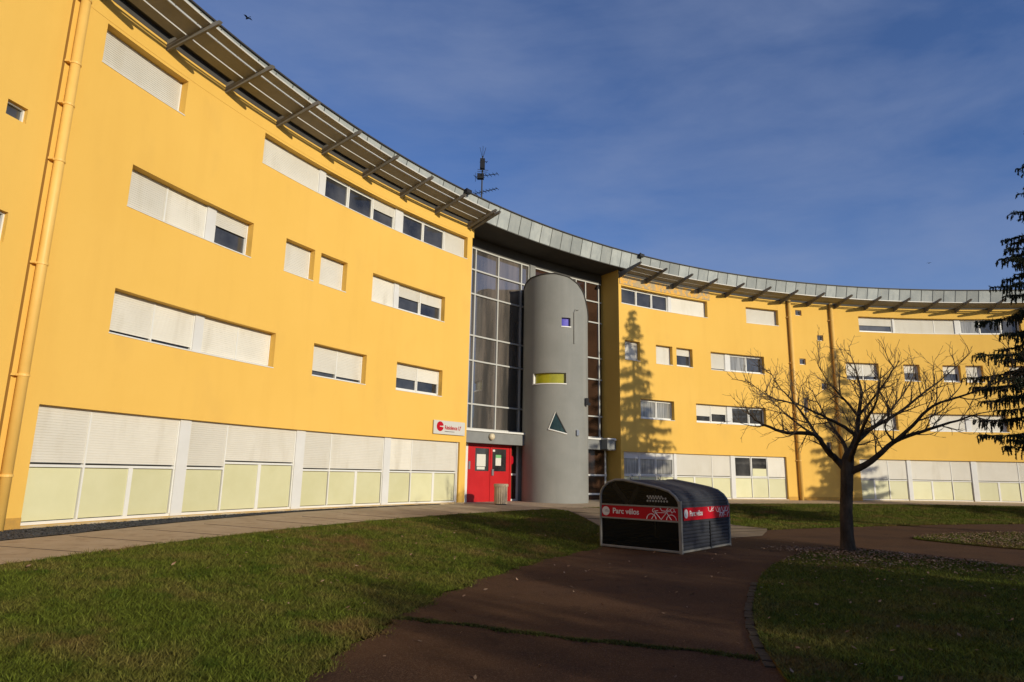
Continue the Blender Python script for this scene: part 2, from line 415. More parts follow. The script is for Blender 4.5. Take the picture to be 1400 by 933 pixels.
for a, b in zip(T[:-1], T[1:]):
    if a < 141: continue
    def q(t, f):
        w_ = 0.03 * sin(t * 4.3) + 0.03 * sin(t * 9.1)
        r0 = gr_r(t) + w_; r = r0 + (33.3 - r0) * f; return P(t, r, gz(r) + 0.022)
    mb.face([q(a, 0), q(b, 0), q(b, 1), q(a, 1)])
struct(mb.build('gravel_strip', GRAV))
# loose stones on the gravel
n = 9000
t = nrg.uniform(141, 170, n); f = nrg.random(n) ** 0.9
r0 = np.array([gr_r(x) for x in t]); rr_ = r0 - 0.03 + (33.05 - r0) * f
c = np.stack([CX + rr_ * np.cos(np.radians(t)), CY + rr_ * np.sin(np.radians(t)), gzv(rr_) + 0.026], 1)
s_ = nrg.uniform(0.012, 0.03, n)
off = nrg.normal(size=(n, 4, 3)); off /= np.linalg.norm(off, axis=2, keepdims=True); off[:, :, 2] = np.abs(off[:, :, 2]) * .7
V = c[:, None, :] + off * s_[:, None, None]
tag(tri_soup('gravel_stones', V, GRAV, k=4), kind='stuff')

# concrete walk from the entrance down to the tarmac, behind the cycle shelter
walk = [(0.9, 22.9), (1.9, 21.7), (2.2, 20.0), (2.45, 18.4), (2.6, 16.9), (5.2, 16.6), (7.3, 19.3), (8.1, 20.0), (7.1, 21.4), (6.6, 22.6), (6.9, 24.4)]
me = bpy.data.meshes.new('entrance_walk'); bm = bmesh.new()
def wz(x, y): 
    r = math.hypot(x - CX, y - CY); return gz(r) + 0.016
NX = 26
left_pts = [(0.9, 22.9), (1.9, 21.7), (2.2, 20.0), (2.45, 18.4), (2.7, 16.6), (3.2, 15.2)]
right_pts = [(6.9, 24.6), (6.65, 22.8), (7.1, 21.3), (7.7, 20.1), (7.3, 19.1), (6.6, 17.6)]
def along(pl, f):
    x = f * (len(pl) - 1); i = min(int(x), len(pl) - 2); g = x - i
    return (pl[i][0] + (pl[i + 1][0] - pl[i][0]) * g, pl[i][1] + (pl[i + 1][1] - pl[i][1]) * g)
grid = []
for i in range(31):
    a, b = along(left_pts, i / 30), along(right_pts, i / 30); row = []
    for j in range(NX + 1):
        x = a[0] + (b[0] - a[0]) * j / NX; y = a[1] + (b[1] - a[1]) * j / NX
        row.append(bm.verts.new((x, y, max(wz(x, y), -1.482))))
    grid.append(row)
for i in range(30):
    for j in range(NX): bm.faces.new((grid[i][j], grid[i][j + 1], grid[i + 1][j + 1], grid[i + 1][j]))
bm.to_mesh(me); bm.free(); me.materials.append(WALKM)
ow = bpy.data.objects.new('entrance_walk', me); COL.objects.link(ow); struct(ow)
mb = MB()       # dark slab joints / low risers across the walk
for k in range(1, 5):
    f = .1 + k / 5 * 0.85
    a, b = along(left_pts, f), along(right_pts, f)
    pp = []
    for j in range(13):
        x = a[0] + (b[0] - a[0]) * j / 12; y = a[1] + (b[1] - a[1]) * j / 12; pp.append((x, y, max(wz(x, y), -1.482) + 0.006))
    mb.tube(pp, 0.014, 4)
struct(mb.build('walk_joint', mat('walk_joint_dirt', (0.06, 0.045, 0.03), rough=1)))

# ------------------------------------------------------------------ building
B = thing('apartment_building', P(131, 33.1, -1.1), 'curved yellow apartment building with white shutters, zinc roof edge and grey round stair tower', 'building')

WINDOWS = [
    ('3', [(163.169, 159.515, 'S')]),
    ('3', [(155.205, 151.648, 'S'), (151.648, 151.182, 'P'), (151.182, 149.44, 'G'), (149.44, 147.57, 'G'), (147.57, 145.82, 'H', 0.42), (145.82, 145.146, 'P'), (145.146, 143.35, 'G'), (143.35, 141.483, 'G'), (141.483, 139.305, 'S')]),
    ('2', [(161.414, 159.845, 'S'), (159.845, 157.935, 'S'), (157.935, 157.44, 'P'), (157.44, 155.332, 'H', 0.42)]),
    ('2', [(153.335, 151.441, 'S')]),
    ('2', [(151.016, 149.144, 'S')]),
    ('2', [(147.214, 145.591, 'S'), (145.591, 145.174, 'P'), (145.174, 143.34, 'H', 0.45), (143.34, 141.166, 'H', 0.45)]),
    ('1', [(161.41, 159.741, 'H', 0.955), (159.741, 157.902, 'H', 0.94), (157.902, 157.434, 'P'), (157.434, 155.622, 'S'), (155.622, 153.442, 'S')]),
    ('1', [(151.02, 149.455, 'H', 0.86), (149.455, 147.289, 'H', 0.92)]),
    ('1', [(144.946, 143.311, 'H', 0.55), (143.311, 141.136, 'H', 0.55)]),
    ('3', [(123.3, 121.669, 'G'), (121.669, 119.957, 'G'), (119.957, 118.198, 'G'), (118.198, 117.788, 'P'), (117.788, 113.69, 'S')]),
    ('3', [(109.369, 105.824, 'S')]),
    ('3', [(97.251, 93.898, 'H', 0.55), (93.898, 93.678, 'P'), (93.678, 89.766, 'S'), (89.766, 87.853, 'S'), (87.853, 87.304, 'P'), (87.304, 85.514, 'C'), (85.514, 83.6, 'G'), (83.6, 81.767, 'G')]),
    ('2', [(123.0, 121.351, 'S')]),
    ('2', [(119.584, 117.77, 'S')]),
    ('2', [(117.325, 115.548, 'H', 0.38)]),
    ('2', [(113.529, 112.077, 'H', 0.95), (112.077, 111.514, 'P'), (111.514, 109.708, 'C'), (109.708, 107.674, 'G')]),
    ('2', [(98.968, 97.316, 'H', 0.8), (97.316, 95.612, 'H', 0.8)]),
    ('2', [(93.141, 91.573, 'H', 0.5)]),
    ('2', [(89.367, 87.7, 'H', 0.5)]),
    ('2', [(87.228, 85.63, 'S')]),
    ('2', [(83.294, 81.84, 'H', 0.7)]),
    ('1', [(121.406, 119.746, 'C'), (119.746, 117.761, 'C')]),
    ('1', [(115.374, 113.822, 'H', 0.66), (113.822, 112.113, 'H', 0.5), (112.113, 111.558, 'P'), (111.558, 109.698, 'G'), (109.698, 107.81, 'G')]),
    ('1', [(96.959, 94.206, 'S')]),
    ('1', [(91.177, 87.877, 'S'), (87.877, 87.378, 'P'), (87.378, 85.575, 'S'), (85.575, 84.004, 'S')]),
    ('g', [(163.428, 161.64, 'S'), (161.64, 158.02, 'T'), (158.02, 157.487, 'P'), (157.487, 155.638, 'S'), (155.638, 151.756, 'T', 0.14), (151.756, 151.17, 'P'), (151.17, 149.426, 'S'), (149.426, 145.675, 'T'), (145.675, 145.15, 'P'), (145.15, 143.442, 'S'), (143.442, 139.735, 'T'), (139.735, 139.4, 'P')]),
    ('g', [(123.3, 121.683, 'C'), (121.683, 119.94, 'C'), (119.94, 118.07, 'C'), (118.07, 117.758, 'P'), (117.758, 113.925, 'T'), (113.925, 111.971, 'S'), (111.971, 111.503, 'P'), (111.503, 109.713, 'G'), (109.713, 107.969, 'K'), (107.969, 105.93, 'S')]),
    ('g', [(98.418, 95.673, 'T'), (95.673, 93.868, 'S'), (93.868, 93.448, 'P'), (93.448, 89.679, 'T'), (89.679, 87.886, 'S'), (87.886, 87.362, 'P'), (87.362, 83.729, 'T'), (83.729, 81.9, 'S')]),
]
ROW = {'3': (8.00, 8.86), '2': (5.32, 6.24), '1': (2.62, 3.54), 'g': (-1.05, 1.06)}
DEP = 0.27
SMALL = [  # little square windows: theta0, theta1, z0, z1
    (165.93, 165.3, 5.92, 6.2), (166.3, 165.33, 3.70, 4.24),
    (103.92, 103.25, 8.67, 8.97), (101.75, 101.1, 7.35, 7.66), (103.82, 103.16, 5.97, 6.3), (101.67, 101.04, 4.68, 5.03), (103.72, 103.2, 3.42, 4.2), (101.61, 101.1, 1.35, 1.9)]

def wall(t0, t1, z0, z1, holes, r, depth, name, mt, parent, cen=None, sgn=1, step=0.6, ztop=None):
    """curved wall with real openings and reveals; sgn=+1 recess goes to larger radius"""
    global CX, CY
    sv = (CX, CY)
    if cen: CX, CY = cen
    ts = set([t0, t1]); zs_ = set([z0, z1])
    for h in holes: ts |= {h[0], h[1]}; zs_ |= {h[2], h[3]}
    n_ = int(abs(t0 - t1) / step)
    for i in range(n_): 
        t = t0 + (t1 - t0) * i / n_
        if min(abs(t - x) for x in ts) > step * .25: ts.add(t)
    ts = sorted(ts); zs_ = sorted(zs_)
    mb = MB()
    def zz(t, z): return z if (ztop is None or z < z1 - 1e-6) else ztop(t)
    for a, b in zip(ts[:-1], ts[1:]):
        tm = (a + b) / 2
        for c, d in zip(zs_[:-1], zs_[1:]):
            zm = (c + d) / 2
            if any(h[1] < tm < h[0] and h[2] < zm < h[3] for h in holes): continue
            mb.face([P(a, r, zz(a, c)), P(b, r, zz(b, c)), P(b, r, zz(b, d)), P(a, r, zz(a, d))])
    rb = r + sgn * depth
    for h in holes:
        tt = [t for t in ts if h[1] - 1e-6 <= t <= h[0] + 1e-6]
        for a, b in zip(tt[:-1], tt[1:]):
            for z in (h[2], h[3]): mb.face([P(a, r, z), P(b, r, z), P(b, rb, z), P(a, rb, z)])
        for t in (h[0], h[1]): mb.face([P(t, r, h[2]), P(t, rb, h[2]), P(t, rb, h[3]), P(t, r, h[3])])
    o = mb.build(name, mt, parent)
    CX, CY = sv
    return o, ts

holesL, holesR = [], []
for row, ps in WINDOWS:
    z0, z1 = ROW[row]; h = (ps[0][0], ps[-1][1], z0, z1)
    (holesL if ps[0][0] > 130 else holesR).append(h)
for s in SMALL: (holesL if s[0] > 130 else holesR).append(s)
WT = 9.40
wl, _ = wall(179, 138.85, -1.25, WT, holesL, R, DEP, 'wall', YEL, B)
wr, _ = wall(123.6, 74, -1.25, WT, holesR, R, DEP, 'wall', YEL, B)
mb = MB()      # end walls of the entrance recess, return faces
for t in (138.85, 123.6):
    mb.face([P(t, R, -1.25), P(t, 34.75, -1.25), P(t, 34.75, WT + .2), P(t, R, WT + .2)])
    mb.build('return_wall', YEL, B); mb = MB()
# band above the top windows, slightly proud, its shadow line below
mb = MB(); mb.arc(179, 138.72, 8.93, WT, R - 0.006, R + 0.02); mb.build('wall_band', YEL, B)
mb = MB(); mb.arc(123.5, 113.4, 8.93, 9.39, R - 0.025, R + 0.02); mb.build('wall_band', PEEL, B)['label'] = 'weathered band of peeling render above top windows'

DW = 0.04 / R * 57.3
def slats(mb, t0, t1, z0, z1, r, pitch=0.048):
    n_ = max(1, int(round((z1 - z0) / pitch))); m_ = max(1, int(math.ceil((t0 - t1) / 0.9)))
    prof = []
    for k in range(n_):
        a = z0 + (z1 - z0) * k / n_; b = z0 + (z1 - z0) * (k + 1) / n_; d = b - a
        prof += [(a + d * .03, r + 0.008), (a + d * .10, r), (a + d * .88, r - 0.002), (a + d * .97, r + 0.008)]
    vs_ = []; fs = []
    for i in range(m_ + 1):
        t = t0 + (t1 - t0) * i / m_
        vs_ += [P(t, rr, z) for z, rr in prof]
    k = len(prof)
    for i in range(m_):
        for j in range(k - 1): fs.append((i * k + j, (i + 1) * k + j, (i + 1) * k + j + 1, i * k + j + 1))
    mb.quads(vs_, fs, rnd.random())

for row, ps in WINDOWS:
    z0, z1 = ROW[row]; g = row == 'g'
    fr = MB(); T0, T1 = ps[0][0], ps[-1][1]
    dp = 0.125 if g else 0.205
    RI, RO_ = R + dp, R + dp + 0.06
    def sh(t, d=dp):          # inner divisions sit deeper than the wall face
        p = Vector(P(t, R, (z0 + z1) / 2)); dx, dy = p.x, p.y; a_ = dx * dx + dy * dy; b_ = -2 * (dx * CX + dy * CY); c_ = CX * CX + CY * CY - (R + d) ** 2
        k_ = (-b_ + math.sqrt(b_ * b_ - 4 * a_ * c_)) / (2 * a_); return math.degrees(math.atan2(dy * k_ - CY, dx * k_ - CX))
    ps = [((p[0] if i == 0 else sh(p[0])), (p[1] if i == len(ps) - 1 else sh(p[1]))) + tuple(p[2:]) for i, p in enumerate(ps)]
    e = DW * .6
    fr.arc(T0 - .01, T1 + .01, z0 + .002, z0 + .055, RI, RO_)
    fr.arc(T0 - .01, T1 + .01, z1 - .05, z1 - .002, RI, RO_)
    for t in [T0 - e] + [p[1] for p in ps[:-1]] + [T1 + e]:
        fr.arc(t + e * .75, t - e * .75, z0 + .055, z1 - .05, RI - .02, RO_ - .002)
    kids = []
    for p in ps:
        a, b, k = p[0] - DW * .45, p[1] + DW * .45, p[2]
        za, zb = z0 + .055, z1 - .05
        if k == 'P':
            q = MB(); q.arc(p[0] - .02, p[1] + .02, z0 + .004, z1 - .004, RI - .05, RI); kids.append(('post', q, POST)); continue
        zl = za
        if g:
            zl = 0.02 + (p[3] if k == 'T' and len(p) > 3 else 0.0)
            fr.arc(p[0], p[1], zl - .06, zl - 0.012, RI - .012, RO_ - .004)
            cuts = [a, b] if k not in ('T',) else [a, (a + b) / 2, b]
            for x, y in zip(cuts[:-1], cuts[1:]):
                q = MB(); q.arc(x - .03, y + .03, z0 + .07, zl - .075, RI + .012, RI + .03, tint=rnd.random()); kids.append(('lower_panel', q, PALE))
            if k == 'T': fr.arc((a + b) / 2 + .085, (a + b) / 2 - .085, z0 + .055, zl - .06, RI - .004, RO_ - .006)
        gm = CURT if k == 'C' else GLASS
        q = MB(); q.arc(a, b, zl, zb, RO_ - .012, RO_ - .002); kids.append(('pane', q, gm))
        if k in 'GCKH' and not g or (g and k in 'GCK'):           # sash frame round the glass
            f = p[3] if k == 'H' else (0.26 if g and k == 'C' else 0.0)
            zt = zb - (zb - zl) * f
            if zt - zl > 0.2:
                s2 = DW * .95
                fr.arc(a, b, zl, zl + .045, RI + .008, RO_ - .014)
                for x, y in ((a, a - s2), (b + s2, b)): fr.arc(x, y, zl + .045, zt, RI + .008, RO_ - .014)
                if k != 'H': fr.arc(a, b, zb - .045, zb, RI + .008, RO_ - .014)
        if k in 'ST':
            q = MB(); slats(q, a, b, zl + (.018 if g else .0), zb, RI - .005); kids.append(('shutter', q, SHUT))
        if k == 'H' or (g and k == 'C'):
            f = p[3] if k == 'H' else 0.26
            q = MB(); slats(q, a, b, zb - (zb - zl) * f, zb, RI - .005); kids.append(('shutter', q, SHUT if k == 'H' else POST))
        if k == 'K':
            q = MB(); q.arc(a - .12, b + .12, zl + .05, zl + .42, RI + .01, RI + .02); kids.append(('lower_panel', q, PALE))
    wo = fr.build('window', WHITE, B)
    for nm, q, mt_ in kids: q.build(nm, mt_, wo)
    if not g:
        q = MB(); q.arc(T0 + .02, T1 - .02, z0 - .02, z0 + .002, R - .012, R + .21); q.build('sill', WHITE, wo)
for s in SMALL:
    fr = MB(); e = .05
    fr.arc(s[0], s[1], s[2] + .002, s[2] + .04, R + .08, R + .14); fr.arc(s[0], s[1], s[3] - .03, s[3] - .002, R + .08, R + .14)
    fr.arc(s[0], s[0] - e, s[2] + .04, s[3] - .03, R + .08, R + .14); fr.arc(s[1] + e, s[1], s[2] + .04, s[3] - .03, R + .08, R + .14)
    wo = fr.build('small_window', WHITE, B)
    q = MB(); q.arc(s[0], s[1], s[2], s[3], R + .13, R + .15); q.build('pane', GLASS, wo)

# plinth strips
mb = MB(); mb.arc(179, 163.43, -1.25, -0.9, R - .012, R + .01); mb.build('plinth', mat('dirty_plinth', (0.42, 0.24, 0.06), (0.55, 0.30, 0.06), scale=7, rough=.95), B)
mb = MB(); mb.arc(105.9, 98.45, -1.25, -0.92, R - .012, R + .01); mb.build('plinth', mat('stained_plinth', (0.5, 0.28, 0.06), (0.62, 0.33, 0.06), scale=6, rough=.95), B)
mb = MB(); mb.arc(163.43, 138.9, -1.25, -1.052, R - .02, R + .03); mb.build('plinth', mat('threshold_concrete', (0.45, 0.30, 0.12), (0.5, 0.42, 0.3), scale=3, rough=.9), B)
mb = MB(); mb.arc(123.55, 105.95, -1.25, -1.052, R - .02, R + .03); mb.arc(98.4, 81.9, -1.25, -1.052, R - .02, R + .03); mb.build('plinth', PATHM, B)

# zinc fascia, roof, soffit
mb = MB(); t = 182.0; k = 0
while t > 74:
    d = 1.095
    mb.arc(t, t - d, 9.63, 10.36, 32.79, 32.9, step=2, tint=rnd.uniform(.55, 1)); 
    # lean the top outwards
    t -= d
for i, v in enumerate(mb.v):
    if v[2] > 10:
        dx, dy = v[0] - CX, v[1] - CY; r_ = math.hypot(dx, dy); s_ = (r_ - 0.18) / r_
        mb.v[i] = (CX + dx * s_, CY + dy * s_, v[2])
t = 182.0
while t > 74:
    a, b = t + .02, t - .02
    mb.quads([P(a, 32.775, 9.625), P(b, 32.775, 9.625), P(b, 32.595, 10.36), P(a, 32.595, 10.36), P(a, 32.8, 9.625), P(b, 32.8, 9.625), P(b, 32.62, 10.36), P(a, 32.62, 10.36)],
             [(0, 1, 2, 3), (0, 3, 7, 4), (1, 5, 6, 2), (3, 2, 6, 7)], 0.0)
    t -= 1.095
fascia = mb.build('fascia', ZINC, B)
mb = MB(); mb.arc(182, 74, 10.36, 10.40, 32.56, 32.75, step=1.0); mb.build('roof_edge', CAP, B)
mb = MB(); mb.arc(182, 74, 10.30, 10.358, 32.75, 46, step=1.5); mb.build('roof', mat('roof_membrane', (0.12, 0.12, 0.12), rough=.9), B)
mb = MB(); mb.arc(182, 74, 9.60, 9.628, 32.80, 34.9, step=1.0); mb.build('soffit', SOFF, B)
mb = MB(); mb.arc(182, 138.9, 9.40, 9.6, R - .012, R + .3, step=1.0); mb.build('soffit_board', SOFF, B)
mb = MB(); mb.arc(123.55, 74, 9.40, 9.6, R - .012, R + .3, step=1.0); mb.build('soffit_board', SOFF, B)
# back and ends of the building body
mb = MB(); mb.arc(182, 74, -1.2, 10.3, 45.7, 45.95, step=2)
for t in (182, 74.02): mb.face([P(t, R + .2, -1.2), P(t, 45.7, -1.2), P(t, 45.7, 10.3), P(t, R + .2, 10.3)])
mb.build('rear_wall', YEL, B)

# sunshade: brackets and three long blades per wing
brL = [160.68 - 3.05 * k for k in range(-5, 8)] + [138.95]
brR = [123.5, 120.52, 117.54, 114.67, 111.6, 108.57, 105.53, 102.59, 99.62, 96.55, 93.55, 90.49, 87.56, 84.5, 81.5, 78.5]
for t in brL + brR:
    mb = MB(); hw = 0.028 / 32 * 57.3
    pr = [(33.1, 9.20), (33.1, 9.47), (31.66, 9.64), (31.60, 9.60), (31.66, 9.54)]
    A = [P(t + hw, r, z) for r, z in pr]; C_ = [P(t - hw, r, z) for r, z in pr]
    k = len(pr)
    mb.quads(A + C_, [tuple(range(k)), tuple(range(2 * k - 1, k - 1, -1))] + [(i, (i + 1) % k, k + (i + 1) % k, k + i) for i in range(k)])
    mb.build('sunshade_bracket', FIN, B)
for (ta, tb) in ((179, 138.9), (123.45, 76)):
    for bi, (ri, ro, zi, zo) in enumerate( ((32.80, 32.57, 9.42, 9.48), (32.50, 32.16, 9.45, 9.545), (32.09, 31.88, 9.54, 9.60))):
        if ta < 130 and bi == 2: tb = 120.52
        mb = MB(); mb.arc(ta, tb, zo, zo + .02, ro, ri, step=0.8, z0b=zi, z1b=zi + .02); bl_ = mb.build('sunshade_blade', BLADE, B)
        mb = MB(); mb.arc(ta, tb, zo - .012, zo + .03, ro - .012, ro - .001, step=0.8); mb.build('blade_edge', LIP, bl_)

# rainwater pipes
for t, nm in ((164.2, 0), (104.7, 1), (100.2, 2)):
    r_ = R - 0.10; rp = 0.085 if nm == 0 else 0.095
    x, y, _ = P(t, r_, 0); mb = MB(); mb.cyl((x, y), rp, -1.12, 9.44, 18); po = mb.build('downpipe', YELPIPE, B, smooth=False)
    for p in po.data.polygons: p.use_smooth = len(p.vertices) == 4
    for z in ((8.9, 7.51, 6.65, 5.51, 3.52, 1.51, -0.19) if nm == 0 else (8.5, 6, 3.4, 0.9)):
        mb = MB()
        mb.tube([(x, y, z - .025), (x, y, z - .02), (x, y, z + .02), (x, y, z + .025)], [rp, rp + .012, rp + .012, rp], 18)
        mb.box(P(t + .2, R - .05, z), (.08, .08, .04)); mb.build('pipe_clamp', YELPIPE, po)
mb = MB(); mb.arc(164.52, 164.44, -1.1, 9.4, R - .004, R + .01); mb.build('pipe_shadow_strip', mat('pipe_shadow_tone', (0.25, 0.12, 0.02), rough=.9), B)  # dark strip painted for the shadow the pipe casts on the wall

# glazed stair hall between the wings
G = 34.3
ths_ = [138.6, 136.97, 136.56, 134.36, 132.08, 131.33]
ths2 = [130.76, 128.5, 126.4, 125.4, 124.0, 123.7]
rails = [1.69, 2.66, 4.40, 5.42, 7.15, 8.18, 9.1]
fr = MB(); hm = .03 / G * 57.3
for t in ths_[1:] + ths2[:-1]: fr.arc(t + hm, t - hm, 1.69, 9.12, G - .05, G + .05)
for z in rails:
    fr.arc(138.8, 131.33, z - .03, z + .03, G - .045, G + .045); fr.arc(130.76, 123.7, z - .03, z + .03, G - .045, G + .045)
cw = fr.build('glazed_wall', MULL, B)
for tt, ma in ((ths_, HALL), (ths2, HALLDK)):
    for a, b in zip(tt[:-1], tt[1:]):
        for c, d in zip(rails[:-1], rails[1:]):
            q = MB(); j = rnd.uniform(-.006, .006)
            q.arc(a, b, c + .02, d - .02, G + .02 + j, G + .04 + j, step=5); q.build('pane', ma, cw)
mb = MB(); mb.arc(131.31, 130.78, 1.5, 9.15, G - .12, G + .15); mb.build('hall_column', CANO, B)
mb = MB(); mb.arc(138.8, 123.65, 9.13, 9.6, G - .02, G + .2); mb.build('hall_lintel', SOFF, B)
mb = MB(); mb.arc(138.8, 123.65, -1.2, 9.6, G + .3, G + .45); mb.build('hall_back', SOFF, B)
# canopy with white edge
mb = MB(); mb.arc(138.8, 123.65, 1.10, 1.53, 33.42, 34.25); mb.arc(125.2, 124.45, 1.12, 1.54, 33.0, 33.42); can = mb.build('canopy', CANO, B)
mb = MB(); mb.arc(138.8, 123.65, 1.533, 1.60, 33.36, 34.26); mb.arc(125.25, 124.4, 1.543, 1.60, 32.95, 33.36); mb.build('canopy_edge', WHITE, can)
# glazed infill beside and under the canopy
mb = MB()
for t in (133.5, 132.65): mb.arc(t + .08, t - .08, -1.12, 1.10, 33.97, 34.03)
for z in (-1.06, -0.05): mb.arc(133.5, 132.65, z - .04, z + .04, 33.975, 34.025)
sg = mb.build('sidelight', WHITE, B)
q = MB(); q.arc(133.5, 132.65, -1.05, 1.1, 34.0, 34.015); q.build('pane', HALLDK, sg)
q = MB()
for i in range(24):
    a0, a1 = i * 15, (i + 1) * 15
    def rp(a, k): return P(133.52 - k * .36 * 1 + .36 * 0 + 0.0, 0, 0)
rsx = Vector(P(133.3, 33.93, 0.52)); tu = Vector((sin(rad(133.3)), -cos(rad(133.3)), 0)); nu = Vector((-cos(rad(133.3)), -sin(rad(133.3)), 0))
ring = [rsx + tu * .14 * cos(2 * math.pi * i / 24) + Vector((0, 0, 1)) * .18 * sin(2 * math.pi * i / 24) for i in range(24)]
q.face(ring); q.face([p - nu * .012 for p in ring][::-1])
for i in range(24): q.face([ring[i], ring[(i + 1) % 24], ring[(i + 1) % 24] - nu * .012, ring[i] - nu * .012])
q.build('round_sticker', REDD, sg)
mb = MB(); mb.arc(126.2, 124.0, -1.1, 1.1, 33.97, 34.0); s2 = mb.build('sidelight', HALLDK, B)
mb = MB()
for z in (-0.85, -0.02): mb.arc(126.6, 123.8, z - .04, z + .04, 33.94, 33.968)
mb.arc(124.0, 123.85, -1.1, 1.1, 33.94, 33.968); mb.build('sidelight_frame', WHITE, s2)
mb = MB(); mb.arc(132.6, 126, -1.2, 1.1, 34.0, 34.1); mb.build('hall_base_wall', GREYR, B)

# red double door
DR = 33.88
mb = MB(); mb.arc(137.42, 133.42, 1.0, 1.095, DR - .03, DR + .06); mb.arc(137.42, 137.22, -1.12, 1.0, DR - .03, DR + .06); mb.arc(133.58, 133.42, -1.12, 1.0, DR - .03, DR + .06)
df = mb.build('door_frame', RED, B)
mb = MB(); mb.arc(137.75, 137.43, -1.12, 1.09, DR - .04, DR + .05); mb.build('door_jamb', WHITE, df)
for (a, b, wa, wb, pm, pa) in ((137.2, 135.385, 136.74, 135.5, PAPER, (136.58, 135.78, .24, .70)), (135.355, 133.6, 135.18, 133.9, GREENP, (134.86, 134.36, .28, .70))):
    mb = MB()
    mb.arc(a, b, -1.1, 0.06, DR - .02, DR + .03); mb.arc(a, b, 0.93, 0.99, DR - .02, DR + .03)
    mb.arc(a, wa, 0.06, 0.93, DR - .02, DR + .03); mb.arc(wb, b, 0.06, 0.93, DR - .02, DR + .03)
    d = mb.build('door', RED, B)
    q = MB(); q.arc(wa, wb, 0.06, 0.93, DR - .002, DR + .008); q.build('pane', GLASS, d)
    q = MB(); q.arc(pa[0], pa[1], pa[2], pa[3], DR - .012, DR - .006); q.build('notice', PAPER, d)
    if pm is GREENP:
        q = MB(); q.arc(pa[0], pa[1], pa[3] - .12, pa[3], DR - .016, DR - .0125); q.build('notice', GREENP, d)
        q = MB(); q.arc(135.28, 135.1, -.1, .14, DR - .075, DR - .045); q.arc(135.22, 135.16, -.06, .1, DR - .045, DR - .02); q.build('door_handle', STEEL, d)
        q = MB(); q.arc(135.13, 134.93, .82, .90, DR - .012, DR - .006); q.build('sticker', VINYLW, d)
    else:
        q = MB(); q.arc(136.55, 135.85, .12, .22, DR - .012, DR - .006); q.build('notice', PAPER, d)
q = MB(); q.arc(137.38, 137.24, 0.12, 0.42, DR - .07, DR - .031); q.build('intercom', STEEL, df)
# canopy wall lamp
lx = Vector(P(136.1, 33.42, 1.36)); nl = Vector((-cos(rad(136.1)), -sin(rad(136.1)), 0))
mb = MB(); mb.tube([lx, lx + nl * .04, lx + nl * .12, lx + nl * .16], [.11, .13, .12, .05], 16); mb.build('wall_lamp', LAMPG, B, smooth=True)

# round grey stair tower
TCX, TCY, TR = 1.85, 27.14, 1.36
prof = [(-1.36, 7.78), (-1.28, 7.93), (-1.1, 8.05), (-.55, 8.11), (-.1, 8.10), (.45, 7.98), (.85, 7.74), (1.08, 7.47), (1.22, 7.1), (1.32, 6.75), (1.36, 6.4)]
def ztw(x):
    for (a, za), (b, zb) in zip(prof[:-1], prof[1:]):
        if x <= b: return za + (zb - za) * max(0, (x - a)) / (b - a)
    return 6.4
tholes = [(-67.4, -83.4, 5.89, 6.25), (-75.5, -135.2 + 0, 3.55, 3.97)]
tw, tts = wall(180, -180, -1.2, 9.0, tholes, TR, 0.12, 'stair_tower', GREYR, B, cen=(TCX, TCY), sgn=-1, step=3, ztop=lambda t: ztw(TR * cos(rad(t))))
mb = MB()
cap_ring = [(TCX + TR * cos(rad(t)), TCY + TR * sin(rad(t))) for t in range(0, 360, 4)]
NXc = 40
for i in range(NXc):
    x0 = -TR + 2 * TR * i / NXc; x1 = -TR + 2 * TR * (i + 1) / NXc
    y0 = math.sqrt(max(0, TR * TR - x0 * x0)); y1 = math.sqrt(max(0, TR * TR - x1 * x1))
    mb.face([(TCX + x0, TCY - y0, ztw(x0)), (TCX + x1, TCY - y1, ztw(x1)), (TCX + x1, TCY + y1, ztw(x1)), (TCX + x0, TCY + y0, ztw(x0))])
mb.build('tower_roof', CAP, tw)
mb = MB()
rim = [(TCX + (TR + .012) * cos(rad(t)), TCY + (TR + .012) * sin(rad(t)), ztw(TR * cos(rad(t))) + .005) for t in range(0, 361, 4)]
mb.tube(rim, 0.03, 6, cap=False); mb.build('tower_rim', CAP, tw)
SV = (CX, CY)
CX, CY = TCX, TCY
q = MB(); q.arc(-67.2, -83.6, 5.87, 6.27, TR - .13, TR - .11, step=4); q.build('tower_pane', VIOL, tw)
q = MB(); q.arc(-75.3, -135.4, 3.53, 3.99, TR - .13, TR - .11, step=4); q.build('tower_pane', OLIV, tw)
q = MB(); q.arc(-66.5, -84.3, 5.85, 5.89, TR - .1, TR + .025, step=4); q.arc(-74.8, -136, 3.51, 3.55, TR - .1, TR + .025, step=4)
q.arc(-134, -136, 3.55, 3.97, TR - .1, TR + .005, step=4); q.build('tower_sill', WHITE, tw)
# triangular window: raised glass, pale sill strips, dark strip painted as the reveal's shade
def tp(t, z, d=0.0): return P(t, TR + d, z)
tri = [(-93.4, 2.40), (-104.8, 1.72), (-74.1, 1.54)]
q = MB(); sub = 6
for i in range(sub):
    for (u0, u1) in [(i / sub, (i + 1) / sub)]:
        def ed(k0, k1, u): return (tri[k0][0] + (tri[k1][0] - tri[k0][0]) * u, tri[k0][1] + (tri[k1][1] - tri[k0][1]) * u)
        a0, a1 = ed(0, 1, u0), ed(0, 1, u1); b0, b1 = ed(0, 2, u0), ed(0, 2, u1)
        m = 4
        for j in range(m):
            def mixp(p, r_, w_): return tp(p[0] + (r_[0] - p[0]) * w_, p[1] + (r_[1] - p[1]) * w_, .006)
            q.face([mixp(a0, b0, j / m), mixp(a1, b1, j / m), mixp(a1, b1, (j + 1) / m), mixp(a0, b0, (j + 1) / m)])
q.build('tower_pane', TEAL, tw)
q = MB()
